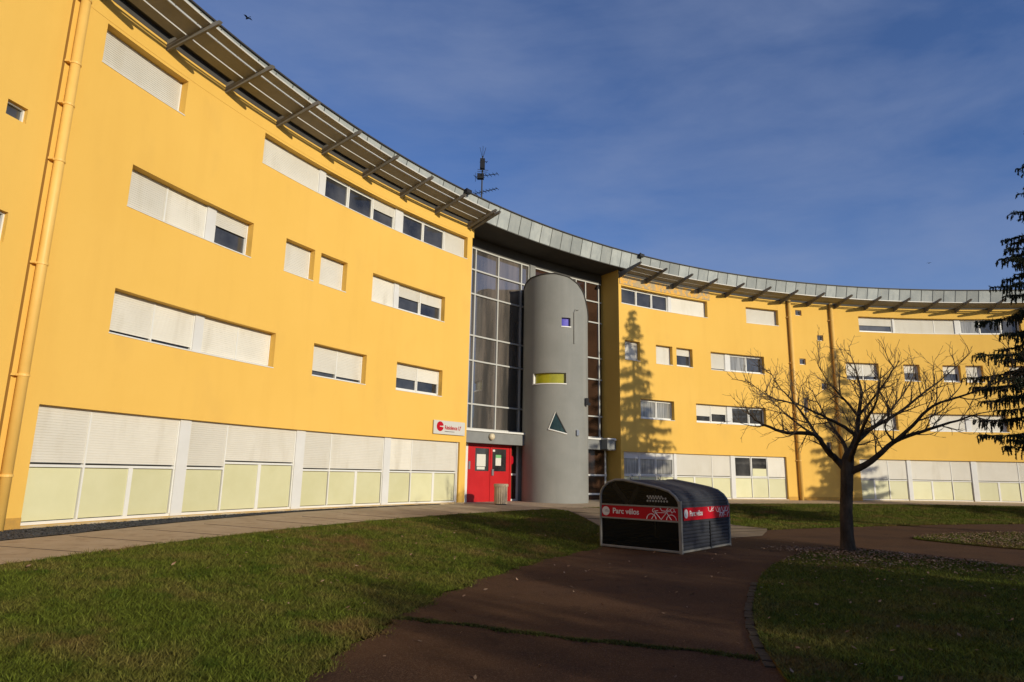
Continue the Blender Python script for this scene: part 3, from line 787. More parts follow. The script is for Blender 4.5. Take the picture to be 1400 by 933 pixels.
for (k0, k1, w_) in ((1, 2, .032), (0, 1, .02)):
    q.tube([tp(tri[k0][0] + (tri[k1][0] - tri[k0][0]) * u / 6, tri[k0][1] + (tri[k1][1] - tri[k0][1]) * u / 6, .012) for u in range(7)], w_, 5)
q.build('tower_sill', WHITE, tw)
q = MB(); q.tube([tp(tri[0][0] + (tri[2][0] - tri[0][0]) * u / 6, tri[0][1] + (tri[2][1] - tri[0][1]) * u / 6, .008) for u in range(7)], .022, 5); q.build('tower_reveal_shade', CAP, tw)
q = MB(); q.box(tp(-30.7, 2.94, .08), (.14, .14, .2)); q.box(tp(-30.7, 2.8, .12), (.2, .12, .1)); q.build('floodlight', BLACK, tw)
q = MB(); q.box(tp(-54.1, 1.61, .05), (.1, .1, .22)); q.build('wall_sensor', STEEL, tw)
q = MB(); q.tube([tp(-60.5, 5.2, .02), tp(-60.5, 6.5, .02), tp(-58, 6.62, .03), tp(-52, 6.64, .04)], .03, 6); q.build('conduit', GREYR, tw)
CX, CY = SV

# lamps on the roof edge
for t, z in ((140.5, 10.33), (121.95, 10.33)):
    c = Vector(P(t, 32.5, z)); nl = Vector((-cos(rad(t)), -sin(rad(t)), 0)); tl_ = Vector((sin(rad(t)), -cos(rad(t)), 0))
    mb = MB(); mb.box(c, (.16, .26, .14), (nl, tl_, Vector((0, 0, 1)))); mb.box(c + nl * -.06 + Vector((0, 0, .1)), (.06, .06, .1), (nl, tl_, Vector((0, 0, 1))))
    mb.build('roof_floodlight', BLACK, B)

# ------------------------------------------------------------------ sign
def frame_at(t, r):
    n_ = Vector((-cos(rad(t)), -sin(rad(t)), 0)); u = Vector((sin(rad(t)), -cos(rad(t)), 0)); return Vector(P(t, r, 0)), u, n_
sc0, su, sn = frame_at(140.46, R - .055)
S = thing('name_sign', (sc0.x, sc0.y, 1.3), 'white rectangular sign with red disc and red lettering beside the entrance', 'sign')
mb = MB(); mb.box(sc0 + Vector((0, 0, 1.53)), (1.56, .03, .47), (su, sn, Vector((0, 0, 1)))); board = mb.build('board', SIGNW, S)
def disc(c, u, v, n_, r, mt_, name, parent, a0=0, a1=360, off=.002, k=32):
    q = MB(); ring = [c + u * r * cos(rad(a0 + (a1 - a0) * i / k)) + v * r * sin(rad(a0 + (a1 - a0) * i / k)) + n_ * off for i in range(k + (0 if a1 - a0 == 360 else 1))]
    if a1 - a0 != 360: ring = [c + n_ * off] + ring
    q.face(ring); return q.build(name, mt_, parent)
zv = Vector((0, 0, 1))
fc = sc0 + sn * .015 + Vector((0, 0, 1.53))
disc(fc - su * .47 + zv * .03, su, zv, sn, .17, REDD, 'red_disc', S, 12, 348, .003)
q = MB(); q.box(fc - su * .39 + zv * .03 + sn * .006, (.2, .004, .03), (su, sn, zv)); q.build('disc_bar', SIGNW, S)
text_mesh("Résidence U'", .195, fc - su * .25 - zv * .06, su, zv, REDD, 'lettering', S, .004, .004, .80)
q = MB()
for k in range(8): q.box(fc - su * (.22 - k * .062) - zv * .135 + sn * .004, (.046, .004, .022), (su, sn, zv))
q.build('small_print', LETTER, S)

# ------------------------------------------------------------------ litter bin
bx, by = -0.30, 23.95
bzz = gz(math.hypot(bx - CX, by - CY)) + .012
Bn = thing('litter_bin', (bx, by, bzz), 'round slatted wooden litter bin in front of the red door', 'litter bin')
mb = MB()
for k in range(18):
    a = 2 * math.pi * k / 18; u = Vector((cos(a), sin(a), 0)); v = Vector((-sin(a), cos(a), 0))
    mb.box(Vector((bx, by, bzz + .33)) + u * .225, (.025, .066, .60), (u, v, zv), rnd.random())
mb.build('slats', WOOD, Bn)
mb = MB(); mb.cyl((bx, by), .20, bzz, bzz + .62, 24); mb.build('liner', BLACK, Bn)
mb = MB(); mb.tube([(bx, by, bzz + .62), (bx, by, bzz + .635), (bx, by, bzz + .71), (bx, by, bzz + .725)], [.255, .262, .262, .24], 28); mb.build('lid', WOOD, Bn)

# ------------------------------------------------------------------ cycle shelter
A_ = Vector((1.9715, 14.4056, -1.488)); Bc = Vector((3.3728, 13.2243, -1.488)); Cc = Vector((4.8231, 15.1623, -1.488))
u = (Bc - A_).normalized(); LU = (Bc - A_).length; v = (Cc - Bc); v = (v - u * v.dot(u)).normalized(); LV = 2.42
nA = -v; nB = u                      # outward normals of the two visible sides
SH = thing('cycle_shelter', A_ + u * LU / 2 + v * LV / 2, 'dark rounded bicycle shelter with red lettered bands standing on the tarmac', 'bicycle shelter')
pf = [(0, 0), (0, .55), (0, 1.05), (.02, 1.15), (.075, 1.235), (.19, 1.33), (.36, 1.385), (.56, 1.39), (1.02, 1.315), (1.40, 1.245), (1.60, 1.185), (1.73, 1.09), (1.80, .99), (1.83, .87), (1.83, .45), (1.83, 0)]
def sp_(a, b, z): return A_ + u * a + v * b + zv * z
mb = MB()
for b in (0, LV):
    mb.tube([sp_(a, b, z) for a, z in pf], .028, 8)
    mb.tube([sp_(0, b, .03), sp_(1.83, b, .03)], .026, 6)
for a in (0, 1.83): mb.tube([sp_(a, 0, .03), sp_(a, LV, .03)], .024, 6)
for z in (.605, .875): mb.box(sp_(.915, -.012, z), (1.8, .02, .03), (u, v, zv))
mb.box(sp_(1.83, 0, .5), (.06, .06, 1.0), (u, v, zv))
mb.build('frame', TUBE, SH)
q = MB()
q.face([sp_(a, .004, z) for a, z in pf]); q.build('side_panel', PLEXI, SH)
q = MB(); q.face([sp_(a, LV - .01, z) for a, z in pf]); q.build('side_panel', SLATE, SH)
# corrugated shell: roof curve and roller front
def curve_pts(step):
    # resample profile from the back foot over the roof down to the front foot
    pts_ = [Vector((a, z)) for a, z in pf]; out = [pts_[0]]; acc = 0
    for a, b in zip(pts_[:-1], pts_[1:]):
        L = (b - a).length; s = step - acc
        while s <= L: out.append(a + (b - a) * s / L); s += step
        acc = L - (s - step)
    return out
cv = curve_pts(.0175)
q = MB(); prof2 = []
for i, p in enumerate(cv):
    d = (cv[min(i + 1, len(cv) - 1)] - cv[max(0, i - 1)]).normalized(); nn = Vector((-d.y, d.x))
    o_ = (0.0, .011, .014, .011)[i % 4]
    prof2.append(p + nn * (o_ - .006))
vs_ = []
for p in prof2: vs_ += [sp_(p.x, .03, max(p.y, .03)), sp_(p.x, LV - .03, max(p.y, .03))]
q.quads(vs_, [(2 * i, 2 * i + 1, 2 * i + 3, 2 * i + 2) for i in range(len(prof2) - 1)])
q.build('corrugated_shell', SLATE, SH)
q = MB(); q.box(sp_(1.845, LV * .56, .3), (.02, .03, .56), (u, v, zv)); q.build('shutter_seam', BLACK, SH)
# bands
q = MB(); q.box(sp_(.915, -.006, .74), (1.77, .012, .24), (u, v, zv)); bandA = q.build('red_band', REDD, SH)
q = MB(); q.box(sp_(1.838, .1 + (LV - .12) / 2, .745), (.036, LV - .14, .245), (u, v, zv)); bandB = q.build('red_band', REDD, SH)
def strokes(segs, wd, f, name, parent, clip=None):
    q = MB()
    for pl in segs:
        pts_ = [f(*p) for p in pl]
        q.tube(pts_, wd, 4)
    return q.build(name, VINYLW, parent)
def arcpts(cx, cz, r, a0, a1, n=14): return [(cx + r * cos(rad(a0 + (a1 - a0) * i / n)), cz + r * sin(rad(a0 + (a1 - a0) * i / n))) for i in range(n + 1)]
def fA(a, z): return sp_(a, -.013, z)
bike = [arcpts(1.205, .625, .105, 2, 178), arcpts(1.645, .625, .105, 2, 178),
        [(1.205, .63), (1.30, .76), (1.55, .765), (1.42, .63), (1.30, .76)], [(1.42, .63), (1.56, .79), (1.62, .80)], [(1.55, .765), (1.645, .63)],
        [(1.27, .79), (1.36, .80)], [(1.315, .755), (1.30, .79)], arcpts(1.27, .80, .035, 60, 300, 8),
        arcpts(1.80, .86, .10, 182, 232, 6), [(1.40, .862), (1.44, .80), (1.53, .795), (1.58, .862)], [(1.53, .795), (1.62, .83), (1.68, .862)], [(1.62, .83), (1.66, .77), (1.70, .80)]]
strokes(bike, .0075, fA, 'cycle_drawing', SH)
disc(sp_(.135, -.0125, .74), u, zv, nA, .092, VINYLW, 'round_emblem', SH, off=.002)
q = MB(); q.box(sp_(.165, -.0155, .735), (.11, .003, .018), (u, v, zv)); q.box(sp_(.15, -.0155, .765), (.05, .003, .014), (u, v, zv)); q.build('emblem_bar', mat('emblem_grey', (.35, .3, .3)), SH)
text_mesh('Parc vélos', .155, sp_(.30, -.0125, .70), u, zv, VINYLW, 'lettering', SH, .002, .003, .98)
def fB(b, z): return sp_(1.858, b, z)
disc(sp_(1.857, .20, .755), v, zv, nB, .088, VINYLW, 'round_emblem', SH, off=.003)
text_mesh('Parc vélos', .15, sp_(1.8565, .36, .705), v, zv, VINYLW, 'lettering', SH, .003, .003, 1.0)
bk = [[(1.26, .86), (1.29, .78), (1.38, .765), (1.43, .80), (1.46, .86)], [(1.43, .80), (1.52, .83), (1.56, .86)], [(1.44, .77), (1.54, .79)],
      arcpts(1.76, .86, .11, 190, 350), arcpts(2.22, .86, .11, 190, 350), [(1.76, .85), (1.86, .72), (2.08, .71), (1.97, .85), (1.86, .72)], [(1.97, .85), (2.10, .68), (2.17, .67)], [(2.08, .71), (2.22, .85)],
      arcpts(1.95, .63, .10, 5, 175), [(1.95, .63), (2.05, .76), (2.3, .76)], arcpts(2.36, .63, .10, 90, 178, 8), [(1.83, .68), (1.92, .675)]]
strokes(bk, .0075, fB, 'cycle_drawing', SH)
q = MB()      # rows of pale round perforation marks on the acrylic side
for row_, n_ in ((1.075, 6), (1.04, 7), (.985, 8)):
    for k in range(n_):
        c = sp_(1.12 + k * .062 + (.03 if row_ == 1.04 else 0), .001, row_)
        q.face([c + (u * cos(rad(a)) + zv * sin(rad(a))) * .022 for a in range(0, 360, 45)])
q.build('dot_pattern', mat('pale_dots', (.30, .29, .25)), SH)
q = MB()      # diagonal braces seen faintly through the acrylic
q.box((sp_(.28, .06, 1.3) + sp_(.62, .06, .9)) / 2, (.10, .02, .52), ((u * .76 + zv * .65), v, (zv * .76 - u * .65))); q.box((sp_(.88, .06, 1.26) + sp_(.68, .06, .9)) / 2, (.09, .02, .42), ((u * .87 - zv * .48), v, (zv * .87 + u * .48))); q.build('brace', TUBE, SH)
q = MB()
for b in (.45, 1.75):
    q = MB(); c = sp_(.50, b, 1.40); q.tube([c + v * .05 * cos(rad(a)) + zv * (.05 + .05 * sin(rad(a))) for a in range(0, 361, 30)], .011, 6)
    q.build('lifting_eye', STEEL, SH)

# ------------------------------------------------------------------ roof aerials
def aerial(base, ztop, label, items):
    o = thing('roof_aerial', base, label, 'aerial', None)
    q = MB(); q.tube([base, (base[0], base[1], ztop)], [.04, .03], 8); q.build('mast', BLACK, o)
    q = MB()
    for z, az, L, nE, el in items:
        d = Vector((cos(rad(az)), sin(rad(az)), 0)); e = Vector((-d.y, d.x, 0)); c = Vector((base[0], base[1], z))
        q.tube([c - d * L * .3, c + d * L * .7], .018, 5)
        for k in range(nE):
            p = c + d * L * (-.3 + k / (nE - 1)); h = el * (1 - .35 * k / nE)
            q.tube([p - e * h / 2, p + e * h / 2], .012, 4)
            if k == 0: q.tube([p - zv * h / 2, p + zv * h / 2], .012, 4)
    q.build('antenna_elements', BLACK, o); return o
a1 = aerial((-1.53, 28.25, 10.36), 14.55, 'tall thin black antenna mast rising above the zinc roof edge', [(13.55, -20, 1.1, 7, .45), (13.75, 100, .8, 5, .5), (14.3, 20, .3, 3, .3), (12.75, -30, 1.2, 8, .4)])
q = MB(); q.box((-1.53, 28.25, 14.15), (.22, .22, .5)); q.box((-1.6, 28.2, 13.5), (.3, .2, .24)); q.build('junction_box', BLACK, a1)
for k in range(4):
    q = MB(); q.tube([(-1.53, 28.25, 14.4), (-1.53 + .14 * cos(k * 1.6), 28.25 + .14 * sin(k * 1.6), 15.0)], .012, 4); q.build('whip', BLACK, a1)

# ------------------------------------------------------------------ bare tree
def limb_tree():
    base = Vector((7.01, 14.0, -1.46)); rx = Vector((.894, -.447, 0)); ry = Vector((.447, .894, 0))
    o = thing('bare_tree', base, 'leafless spreading tree with dark trunk at the edge of the lawn', 'tree')
    def W(x, z, y=0): return base + rx * x + ry * y + zv * z
    q = MB()
    q.tube([W(-.02, -.06), W(0, .05), W(.0, .3), W(.02, .8), W(.07, 1.3), W(.10, 1.62), W(.12, 1.82), W(.2, 2.1)], [.20, .155, .130, .122, .120, .124, .128, .08], 14)
    q.build('trunk', BARK, o, smooth=True)
    limbs = [
        ([(.06, 1.68, 0), (-.08, 1.85, -.05), (-.30, 2.13, -.15), (-.47, 2.39, -.2), (-.98, 2.42, -.4), (-1.4, 2.56, -.5), (-1.65, 2.74, -.55), (-1.8, 3.0, -.6)], .115),
        ([(-.30, 2.13, -.15), (-.52, 2.55, 0), (-.8, 3.05, .2), (-1.1, 3.45, .3), (-1.35, 3.95, .4)], .06),
        ([(.12, 1.75, 0), (.22, 2.05, .1), (.33, 2.36, .15), (.41, 2.8, .2), (.5, 3.27, .2), (.47, 3.6, .3), (.42, 3.95, .3)], .125),
        ([(.33, 2.36, .15), (.05, 2.6, .0), (-.3, 2.78, -.3), (-.75, 3.0, -.6), (-1.25, 3.15, -.9), (-1.7, 3.5, -1.1)], .06),
        ([(.16, 1.62, 0), (.55, 1.82, -.1), (1.0, 2.22, -.2), (1.5, 2.42, -.3), (2.1, 2.62, -.4), (2.5, 2.75, -.5)], .105),
        ([(.33, 2.36, .15), (.75, 2.6, .3), (1.18, 2.87, .45), (1.64, 3.25, .6), (2.1, 3.62, .7), (2.45, 3.95, .8)], .07),
        ([(1.0, 2.22, -.2), (1.35, 2.55, -.35), (1.7, 2.9, -.5), (2.3, 3.12, -.6), (2.8, 3.35, -.7), (3.1, 3.7, -.8)], .06),
        ([(.15, 1.8, 0), (.1, 2.2, .5), (-.1, 2.6, 1.0), (-.3, 3.0, 1.5), (-.5, 3.6, 1.9)], .08),
        ([(.15, 1.8, 0), (.3, 2.15, -.45), (.5, 2.6, -1.0), (.7, 2.95, -1.5), (.8, 3.5, -1.9)], .08),
        ([(.2, 2.1, 0), (.6, 2.5, .7), (1.0, 2.9, 1.2), (1.4, 3.4, 1.6), (1.7, 3.9, 1.8)], .065),
        ([(-.08, 1.85, -.05), (-.4, 2.3, -.6), (-.9, 2.7, -1.1), (-1.3, 3.2, -1.5)], .06),
        ([(.41, 2.8, .2), (.75, 3.2, .1), (1.0, 3.55, 0), (1.25, 3.9, -.1)], .045),
        ([(.41, 2.8, .2), (.1, 3.25, .3), (-.15, 3.6, .2), (-.3, 3.95, .2)], .045),
        ([(1.0, 2.22, -.2), (.85, 2.5, -.35), (.95, 2.85, -.5), (.8, 3.2, -.6)], .035),
    ]
    r2 = random.Random(5)
    qm = MB(); qt = MB()
    def sub_pts(p0, d, L, n, curl, wig):
        pts = [p0.copy()]; d = d.normalized()
        for i in range(n):
            d = (d + Vector((r2.uniform(-wig, wig), r2.uniform(-wig, wig), r2.uniform(-wig, wig) + curl))).normalized()
            pts.append(pts[-1] + d * L / n)
        return pts
    def twigs(pts, level, rad0):
        # children along a branch
        Lt = sum((b - a).length for a, b in zip(pts[:-1], pts[1:]))
        step = (0.18, 0.135, 0.12)[level]
        s = 0.25 if level == 0 else 0.10; acc = 0; nxt = s; side = 1
        for a, b in zip(pts[:-1], pts[1:]):
            L = (b - a).length; d = (b - a).normalized()
            while acc + L > nxt:
                p = a + d * (nxt - acc); f = nxt / max(Lt, .01)
                if level == 0 and f < .22: nxt += step; continue
                side = -side
                ax = d.cross(Vector((r2.uniform(-1, 1), r2.uniform(-1, 1), r2.uniform(-.3, .3)))).normalized()
                ang = r2.uniform(.55, 1.15)
                nd = d * cos(ang) + ax * sin(ang) * side + zv * .22
                ln = ((0.72, 0.43, 0.24)[level]) * r2.uniform(.45, 1.25) * (1.1 - .35 * f)
                if base.z + 1.5 > p.z: nd.z = abs(nd.z)
                cpnts = sub_pts(p, nd, ln, 5 if level < 2 else 3, .07, .24)
                r_ = (0.015, .0075, .005)[level] * r2.uniform(.8, 1.2) * (1.15 - .4 * f)
                qt.tube(cpnts, [max(.0032, r_ * (1 - .75 * i / (len(cpnts) - 1))) for i in range(len(cpnts))], 5 if level == 0 else 4, cap=False)
                if level < 2: twigs(cpnts, level + 1, r_)
                nxt += step * r2.uniform(.7, 1.4)
            acc += L
    for pl, r0 in limbs:
        ctrl = [W(p[0], p[1], p[2]) for p in pl]
        pts = []
        for i in range(len(ctrl) - 1):
            p0 = ctrl[max(0, i - 1)]; p1 = ctrl[i]; p2 = ctrl[i + 1]; p3 = ctrl[min(len(ctrl) - 1, i + 2)]
            for k in range(4):
                t = k / 4
                pts.append(0.5 * ((2 * p1) + (-p0 + p2) * t + (2 * p0 - 5 * p1 + 4 * p2 - p3) * t * t + (-p0 + 3 * p1 - 3 * p2 + p3) * t ** 3) + Vector((r2.uniform(-.012, .012),) * 3))
        pts.append(ctrl[-1])
        n_ = len(pts)
        qm.tube(pts, [max(.008, .78 * r0 * (1 - .9 * (i / (n_ - 1)) ** .75)) for i in range(n_)], 8)
        twigs(pts, 0, r0)
    qm.build('limbs', BARK, o, smooth=True)
    qt.build('twigs', TWIG, o)
    return o
limb_tree()

# ------------------------------------------------------------------ conifer
def conifer(loc, H, Rm, z_low, label, seed, group=None):
    r3 = np.random.default_rng(seed); o = thing('conifer_tree', loc, label, 'tree', group)
    L0 = Vector(loc)
    q = MB(); q.tube([L0 - zv * .1, L0 + zv * .3, L0 + zv * H * .5, L0 + zv * H * .985], [.30, .24, .13, .015], 10); q.build('trunk', BARK, o, smooth=True)
    br = MB(); tris = []
    z = z_low
    while z < H - .25:
        f = (z - z_low) / (H - z_low)
        Lb = Rm * min(1, (0.62 + f * 2.2)) * (1 - f) ** 0.95 + .12
        nb = 7 if f < .75 else 6
        a0 = r3.uniform(0, 360)
        for k in range(nb):
            a = rad(a0 + 360 * k / nb + r3.uniform(-20, 20)); L = Lb * r3.uniform(.72, 1.08)
            d = np.array([cos(a), sin(a), 0.0]); e = np.array([-d[1], d[0], 0.0])
            zb = z + r3.uniform(-.22, .22)
            n = max(5, int(L / .10)); pts = []
            sw = r3.uniform(-.12, .12)
            for i in range(n + 1):
                s = i / n
                zz = zb + 0.10 * L * s - 0.42 * L * s ** 1.6 + 0.22 * L * s ** 3.2
                pts.append(np.array(loc) + d * L * s + np.array([0, 0, zz]) + e * sw * L * s * s)
            br.tube(pts, [max(.006, .04 * (1 - s / n)) for s in range(n + 1)], 4, cap=False)
            def spray(p, hl, out):
                m_ = max(3, int(hl / .05)); q_ = p.copy(); dv = out * .7 + np.array([0, 0, -.7]) + r3.normal(size=3) * .15
                for j in range(m_):
                    dv = dv + np.array([0, 0, -.35]); dv /= np.linalg.norm(dv); q2 = q_ + dv * hl / m_
                    for h in range(5):
                        sd = np.cross(dv, r3.normal(size=3)); sd /= (np.linalg.norm(sd) + 1e-9)
                        w_ = r3.uniform(.02, .045) * (1 - .5 * j / m_); ln = r3.uniform(.035, .08)
                        c = q_ + (q2 - q_) * r3.random(); t_ = c + dv * ln + sd * w_ * 1.2
                        md = (c + t_) * .5; pn = np.cross(dv, sd) * .012
                        tris.append((c, md + sd * .009 + pn, t_, md - sd * .009 - pn))
                    sd = np.cross(dv, e); sd /= (np.linalg.norm(sd) + 1e-9); wd = .019
                    tris.append((q_ - sd * wd, q_ + sd * wd, q2 + sd * wd * .8, q2 - sd * wd * .8))
                    sd = np.cross(dv, sd)
                    tris.append((q_ - sd * wd, q_ + sd * wd, q2 + sd * wd * .8, q2 - sd * wd * .8))
                    q_ = q2
            def twig(p0, p1, w_):
                ax = (p1 - p0); ln0 = np.linalg.norm(ax) + 1e-9; ax = ax / ln0
                for _ in range(2):
                    sd = np.cross(ax, r3.normal(size=3)); sd /= (np.linalg.norm(sd) + 1e-9)
                    tris.append((p0 - sd * w_, p0 + sd * w_, p1 + sd * w_, p1 - sd * w_))
                for _ in range(int(ln0 / .012) + 1):
                    c = p0 + (p1 - p0) * r3.random(); dv = ax * .5 + r3.normal(size=3) * .55 + np.array([0, 0, -.35]); dv /= np.linalg.norm(dv)
                    sd = np.cross(dv, r3.normal(size=3)); sd /= (np.linalg.norm(sd) + 1e-9); l_ = r3.uniform(.05, .12)
                    tris.append((c, c + dv * l_ * .5 + sd * .012, c + dv * l_, c + dv * l_ * .5 - sd * .012))
            for i in range(1, n + 1):
                s = i / n
                if s < .15: continue
                twig(pts[i - 1], pts[i], .022)
                for side in (-1, 1):
                    if r3.random() < .26: continue
                    bl = (.55 * (1 - .75 * s) * min(1, L / 2) + .07) * r3.uniform(.3, 1.2)
                    p = pts[i]; k2 = max(1, int(bl / .10)); pq = p
                    for j in range(k2):
                        q_ = p + (d * .45 + e * side * .9) * bl * (j + 1) / k2 + np.array([0, 0, -.10 * bl * (j + 1) / k2])
                        twig(pq, q_, .014); pq = q_
                        spray(q_, r3.uniform(.08, .34) * (.55 + .45 * (1 - f)) * (1 if s < .9 else .7), d * .4 + e * side * .5)
        z += r3.uniform(.42, .62) * (1.0 if f < .8 else .7)
    br.build('branches', BARK, o)
    tri_soup('crown', np.array(tris), NEEDLE, parent=o, k=4)
    return o
import time
c1 = conifer((16.8, 18.6, -1.42), 13.7, 3.75, 2.7, 'dark drooping conifer cut off by the right edge of the photo', 3, 'dark conifers')
c2 = conifer((29.4, 22.2, -1.42), 13.2, 3.1, 1.2, 'dark conifer standing outside the frame beyond the leaf covered lawn', 8, 'dark conifers')

# ------------------------------------------------------------------ trees behind the camera that shade the courtyard
def bushy(loc, H, Rm, label, seed, n=12000, zb=0.2):
    r3 = np.random.default_rng(seed); o = thing('evergreen_tree', loc, label, 'tree')
    L0 = Vector(loc); q = MB(); q.tube([L0 - zv * .1, L0 + zv * .5, L0 + zv * H * .75], [.28, .2, .05], 9)
    lobes = []
    for k in range(26):
        a = r3.uniform(0, 2 * math.pi); zz = r3.uniform(zb + .8, H - .9); f = (zz - zb) / (H - zb)
        rr = Rm * r3.uniform(.1, .75) * (1 - .65 * max(0, f - .35))
        c = np.array(loc) + np.array([cos(a) * rr, sin(a) * rr, zz]); lobes.append((c, r3.uniform(.7, 1.35) * Rm / 3))
        q.tube([L0 + zv * zz * .6, Vector(c)], [.06, .02], 5)
    q.build('trunk', BARK, o)
    li = r3.integers(0, len(lobes), n); C = np.array([lobes[i][0] for i in li]); S_ = np.array([lobes[i][1] for i in li])
    dv = r3.normal(size=(n, 3)); dv /= np.linalg.norm(dv, axis=1, keepdims=True)
    c = C + dv * (S_ * r3.random(n) ** .4)[:, None]
    a = r3.normal(size=(n, 3)); a /= np.linalg.norm(a, axis=1, keepdims=True); b = np.cross(a, r3.normal(size=(n, 3))); b /= np.linalg.norm(b, axis=1, keepdims=True)
    s = r3.uniform(.07, .15, n)[:, None]
    V = np.stack([c - a * s, c + b * s * .5, c + a * s, c - b * s * .5], 1)
    tri_soup('crown', V, BROAD, parent=o, k=4); o['group'] = 'evergreen trees behind the camera'; return o
def spos(s, p): return (s * .688 + p * .725, -s * .725 + p * .688, -1.5)
for i, (s, p, H, Rm) in enumerate([(19.5, 1.5, 6.2, 2.8), (19.5, 5.0, 7.5, 3.0), (18.5, 8.3, 8.2, 3.0), (17.0, 11.2, 9.6, 3.1), (17.5, 14.6, 10.6, 3.0), (23.0, -2.5, 6.8, 2.8)]):
    lb = ['low rounded evergreen tree behind the camera, nearest the left wing', 'rounded evergreen tree behind the camera, second in the row', 'rounded evergreen tree behind the camera, middle of the row',
          'tall evergreen tree behind the camera beside the tallest one', 'tallest evergreen tree of the row right of the camera', 'broad evergreen tree at the far end of the row behind the camera'][i]
    bushy(spos(s, p), H, Rm, lb, 40 + i)

# ------------------------------------------------------------------ birds
def bird(loc, span, yaw, label):
    o = thing('flying_bird', loc, label, 'bird', 'birds in the sky')
    d = Vector((cos(yaw), sin(yaw), 0)); e = Vector((-d.y, d.x, 0)); c = Vector(loc); q = MB()
    L = span * .5
    q.tube([c - d * L * .55, c - d * L * .3, c, c + d * L * .3, c + d * L * .42, c + d * L * .52], [.01 * span, .05 * span, .085 * span, .06 * span, .055 * span, .008 * span], 8)
    for s in (-1, 1):
        w1 = c + e * s * span * .25 + zv * span * .12; w2 = c + e * s * span * .5 + zv * span * .05 - d * L * .1
        q.quads([c + d * L * .22, c - d * L * .2, w1 - d * L * .22, w1 + d * L * .2, w2, w1 * 1.0 + zv * .005],
                [(0, 1, 2, 3), (3, 2, 4)])
    q.quads([c - d * L * .45, c - d * L * .85 + e * L * .14, c - d * L * .85 - e * L * .14], [(0, 1, 2)])
    q.build('body', BLACK, o); return o
bird((-13.97, 29.74, 22.81), .55, 2.6, 'dark bird flying high in the sky above the left wing')
bird((32.07, 47.97, 16.45), .38, 1.0, 'tiny dark bird in the sky above the right wing')

# ------------------------------------------------------------------ grass and leaves
def in_poly(x, y, poly):
    res = np.zeros(len(x), bool); k = len(poly)
    for i in range(k):
        x1, y1 = poly[i]; x2, y2 = poly[(i + 1) % k]
        c = ((y1 > y) != (y2 > y)) & (x < (x2 - x1) * (y - y1) / (y2 - y1 + 1e-12) + x1)
        res ^= c
    return res
def blades(name, x, y, z, h0, h1, w0, w1, mt_, flat=.55):
    n = len(x); h = nrg.uniform(h0, h1, n); w_ = nrg.uniform(w0, w1, n); a = nrg.uniform(0, 2 * np.pi, n)
    lean = nrg.normal(size=(n, 2)) * flat
    c = np.stack([x, y, z], 1)
    sd = np.stack([np.cos(a), np.sin(a), np.zeros(n)], 1) * w_[:, None]
    tip = c + np.stack([lean[:, 0] * h, lean[:, 1] * h, h], 1)
    V = np.stack([c - sd, c + sd, tip], 1)
    return tri_soup(name, V, mt_)
def scatter_ring(n, t0, t1, r0, r1):
    t = nrg.uniform(t0, t1, n); r = np.sqrt(nrg.uniform(r0 ** 2, r1 ** 2, n))
    return t, r, CX + r * np.cos(np.radians(t)), CY + r * np.sin(np.radians(t))
walk_poly = left_pts + right_pts[::-1]
parts_xyz = []
def keep_near(x, y, pw=1.6, ref=5.0):
    d = np.hypot(x, y); return nrg.random(len(x)) < np.minimum(1, (ref / d) ** pw)
def left_lawn(n, ref):
    t, r, x, y = scatter_ring(n, 128, 178, 24.3, 29.72)
    ar = np.array([asph_r(a) + 0.05 * math.sin(a * 2.1) + 0.035 * math.sin(a * 5.3 + 1) + .02 * math.sin(a * 13.7) for a in t])
    ok = (r > ar + nrg.normal(size=n) * .05 - .02) & ~in_poly(x, y, walk_poly) & keep_near(x, y, 1.4, ref) & (y > 3.2)
    return x[ok], y[ok], gzv(r[ok]) - .004
x, y, z = left_lawn(1100000, 6.0)
g1 = blades('lawn_grass', x, y, z, .018, .05, .0025, .0065, BLD, .9)
tag(g1, kind='stuff')
kx, ky, kz = left_lawn(5200, 9.0)
m_ = 14; ox = nrg.normal(size=(len(kx), m_)) * .022; oy = nrg.normal(size=(len(kx), m_)) * .022
tag(blades('lawn_tufts', (kx[:, None] + ox).ravel(), (ky[:, None] + oy).ravel(), np.repeat(kz, m_), .035, .085, .003, .008, BLD, .7), kind='stuff')
t, r, x, y = scatter_ring(260000, 82, 131.5, 22.5, 29.72)
ar = np.array([asph_r(a) for a in t]); ok = (r > ar + .03) & ~in_poly(x, y, walk_poly)
tag(blades('lawn_grass', x[ok], y[ok], gzv(r[ok]) - .004, .03, .08, .006, .014, BLD, .7), kind='stuff')
n = 800000
x = nrg.uniform(.8, 14, n); y = nrg.uniform(3.0, 15, n)
ok = in_poly(x, y, inner); x, y = x[ok], y[ok]; ok = keep_near(x, y, 1.4, 6.5) & (y > .7 * x * .85 - 2); x, y = x[ok], y[ok]
tag(blades('lawn_grass', x, y, np.full(len(x), -1.458), .018, .05, .0025, .0065, BLD, .9), kind='stuff')
n = 60000
x = nrg.uniform(9, 21, n); y = nrg.uniform(12, 21, n); ok = in_poly(x, y, isle); x, y = x[ok], y[ok]
tag(blades('lawn_grass', x, y, np.full(len(x), -1.464), .02, .06, .005, .012, BLD, .8), kind='stuff')
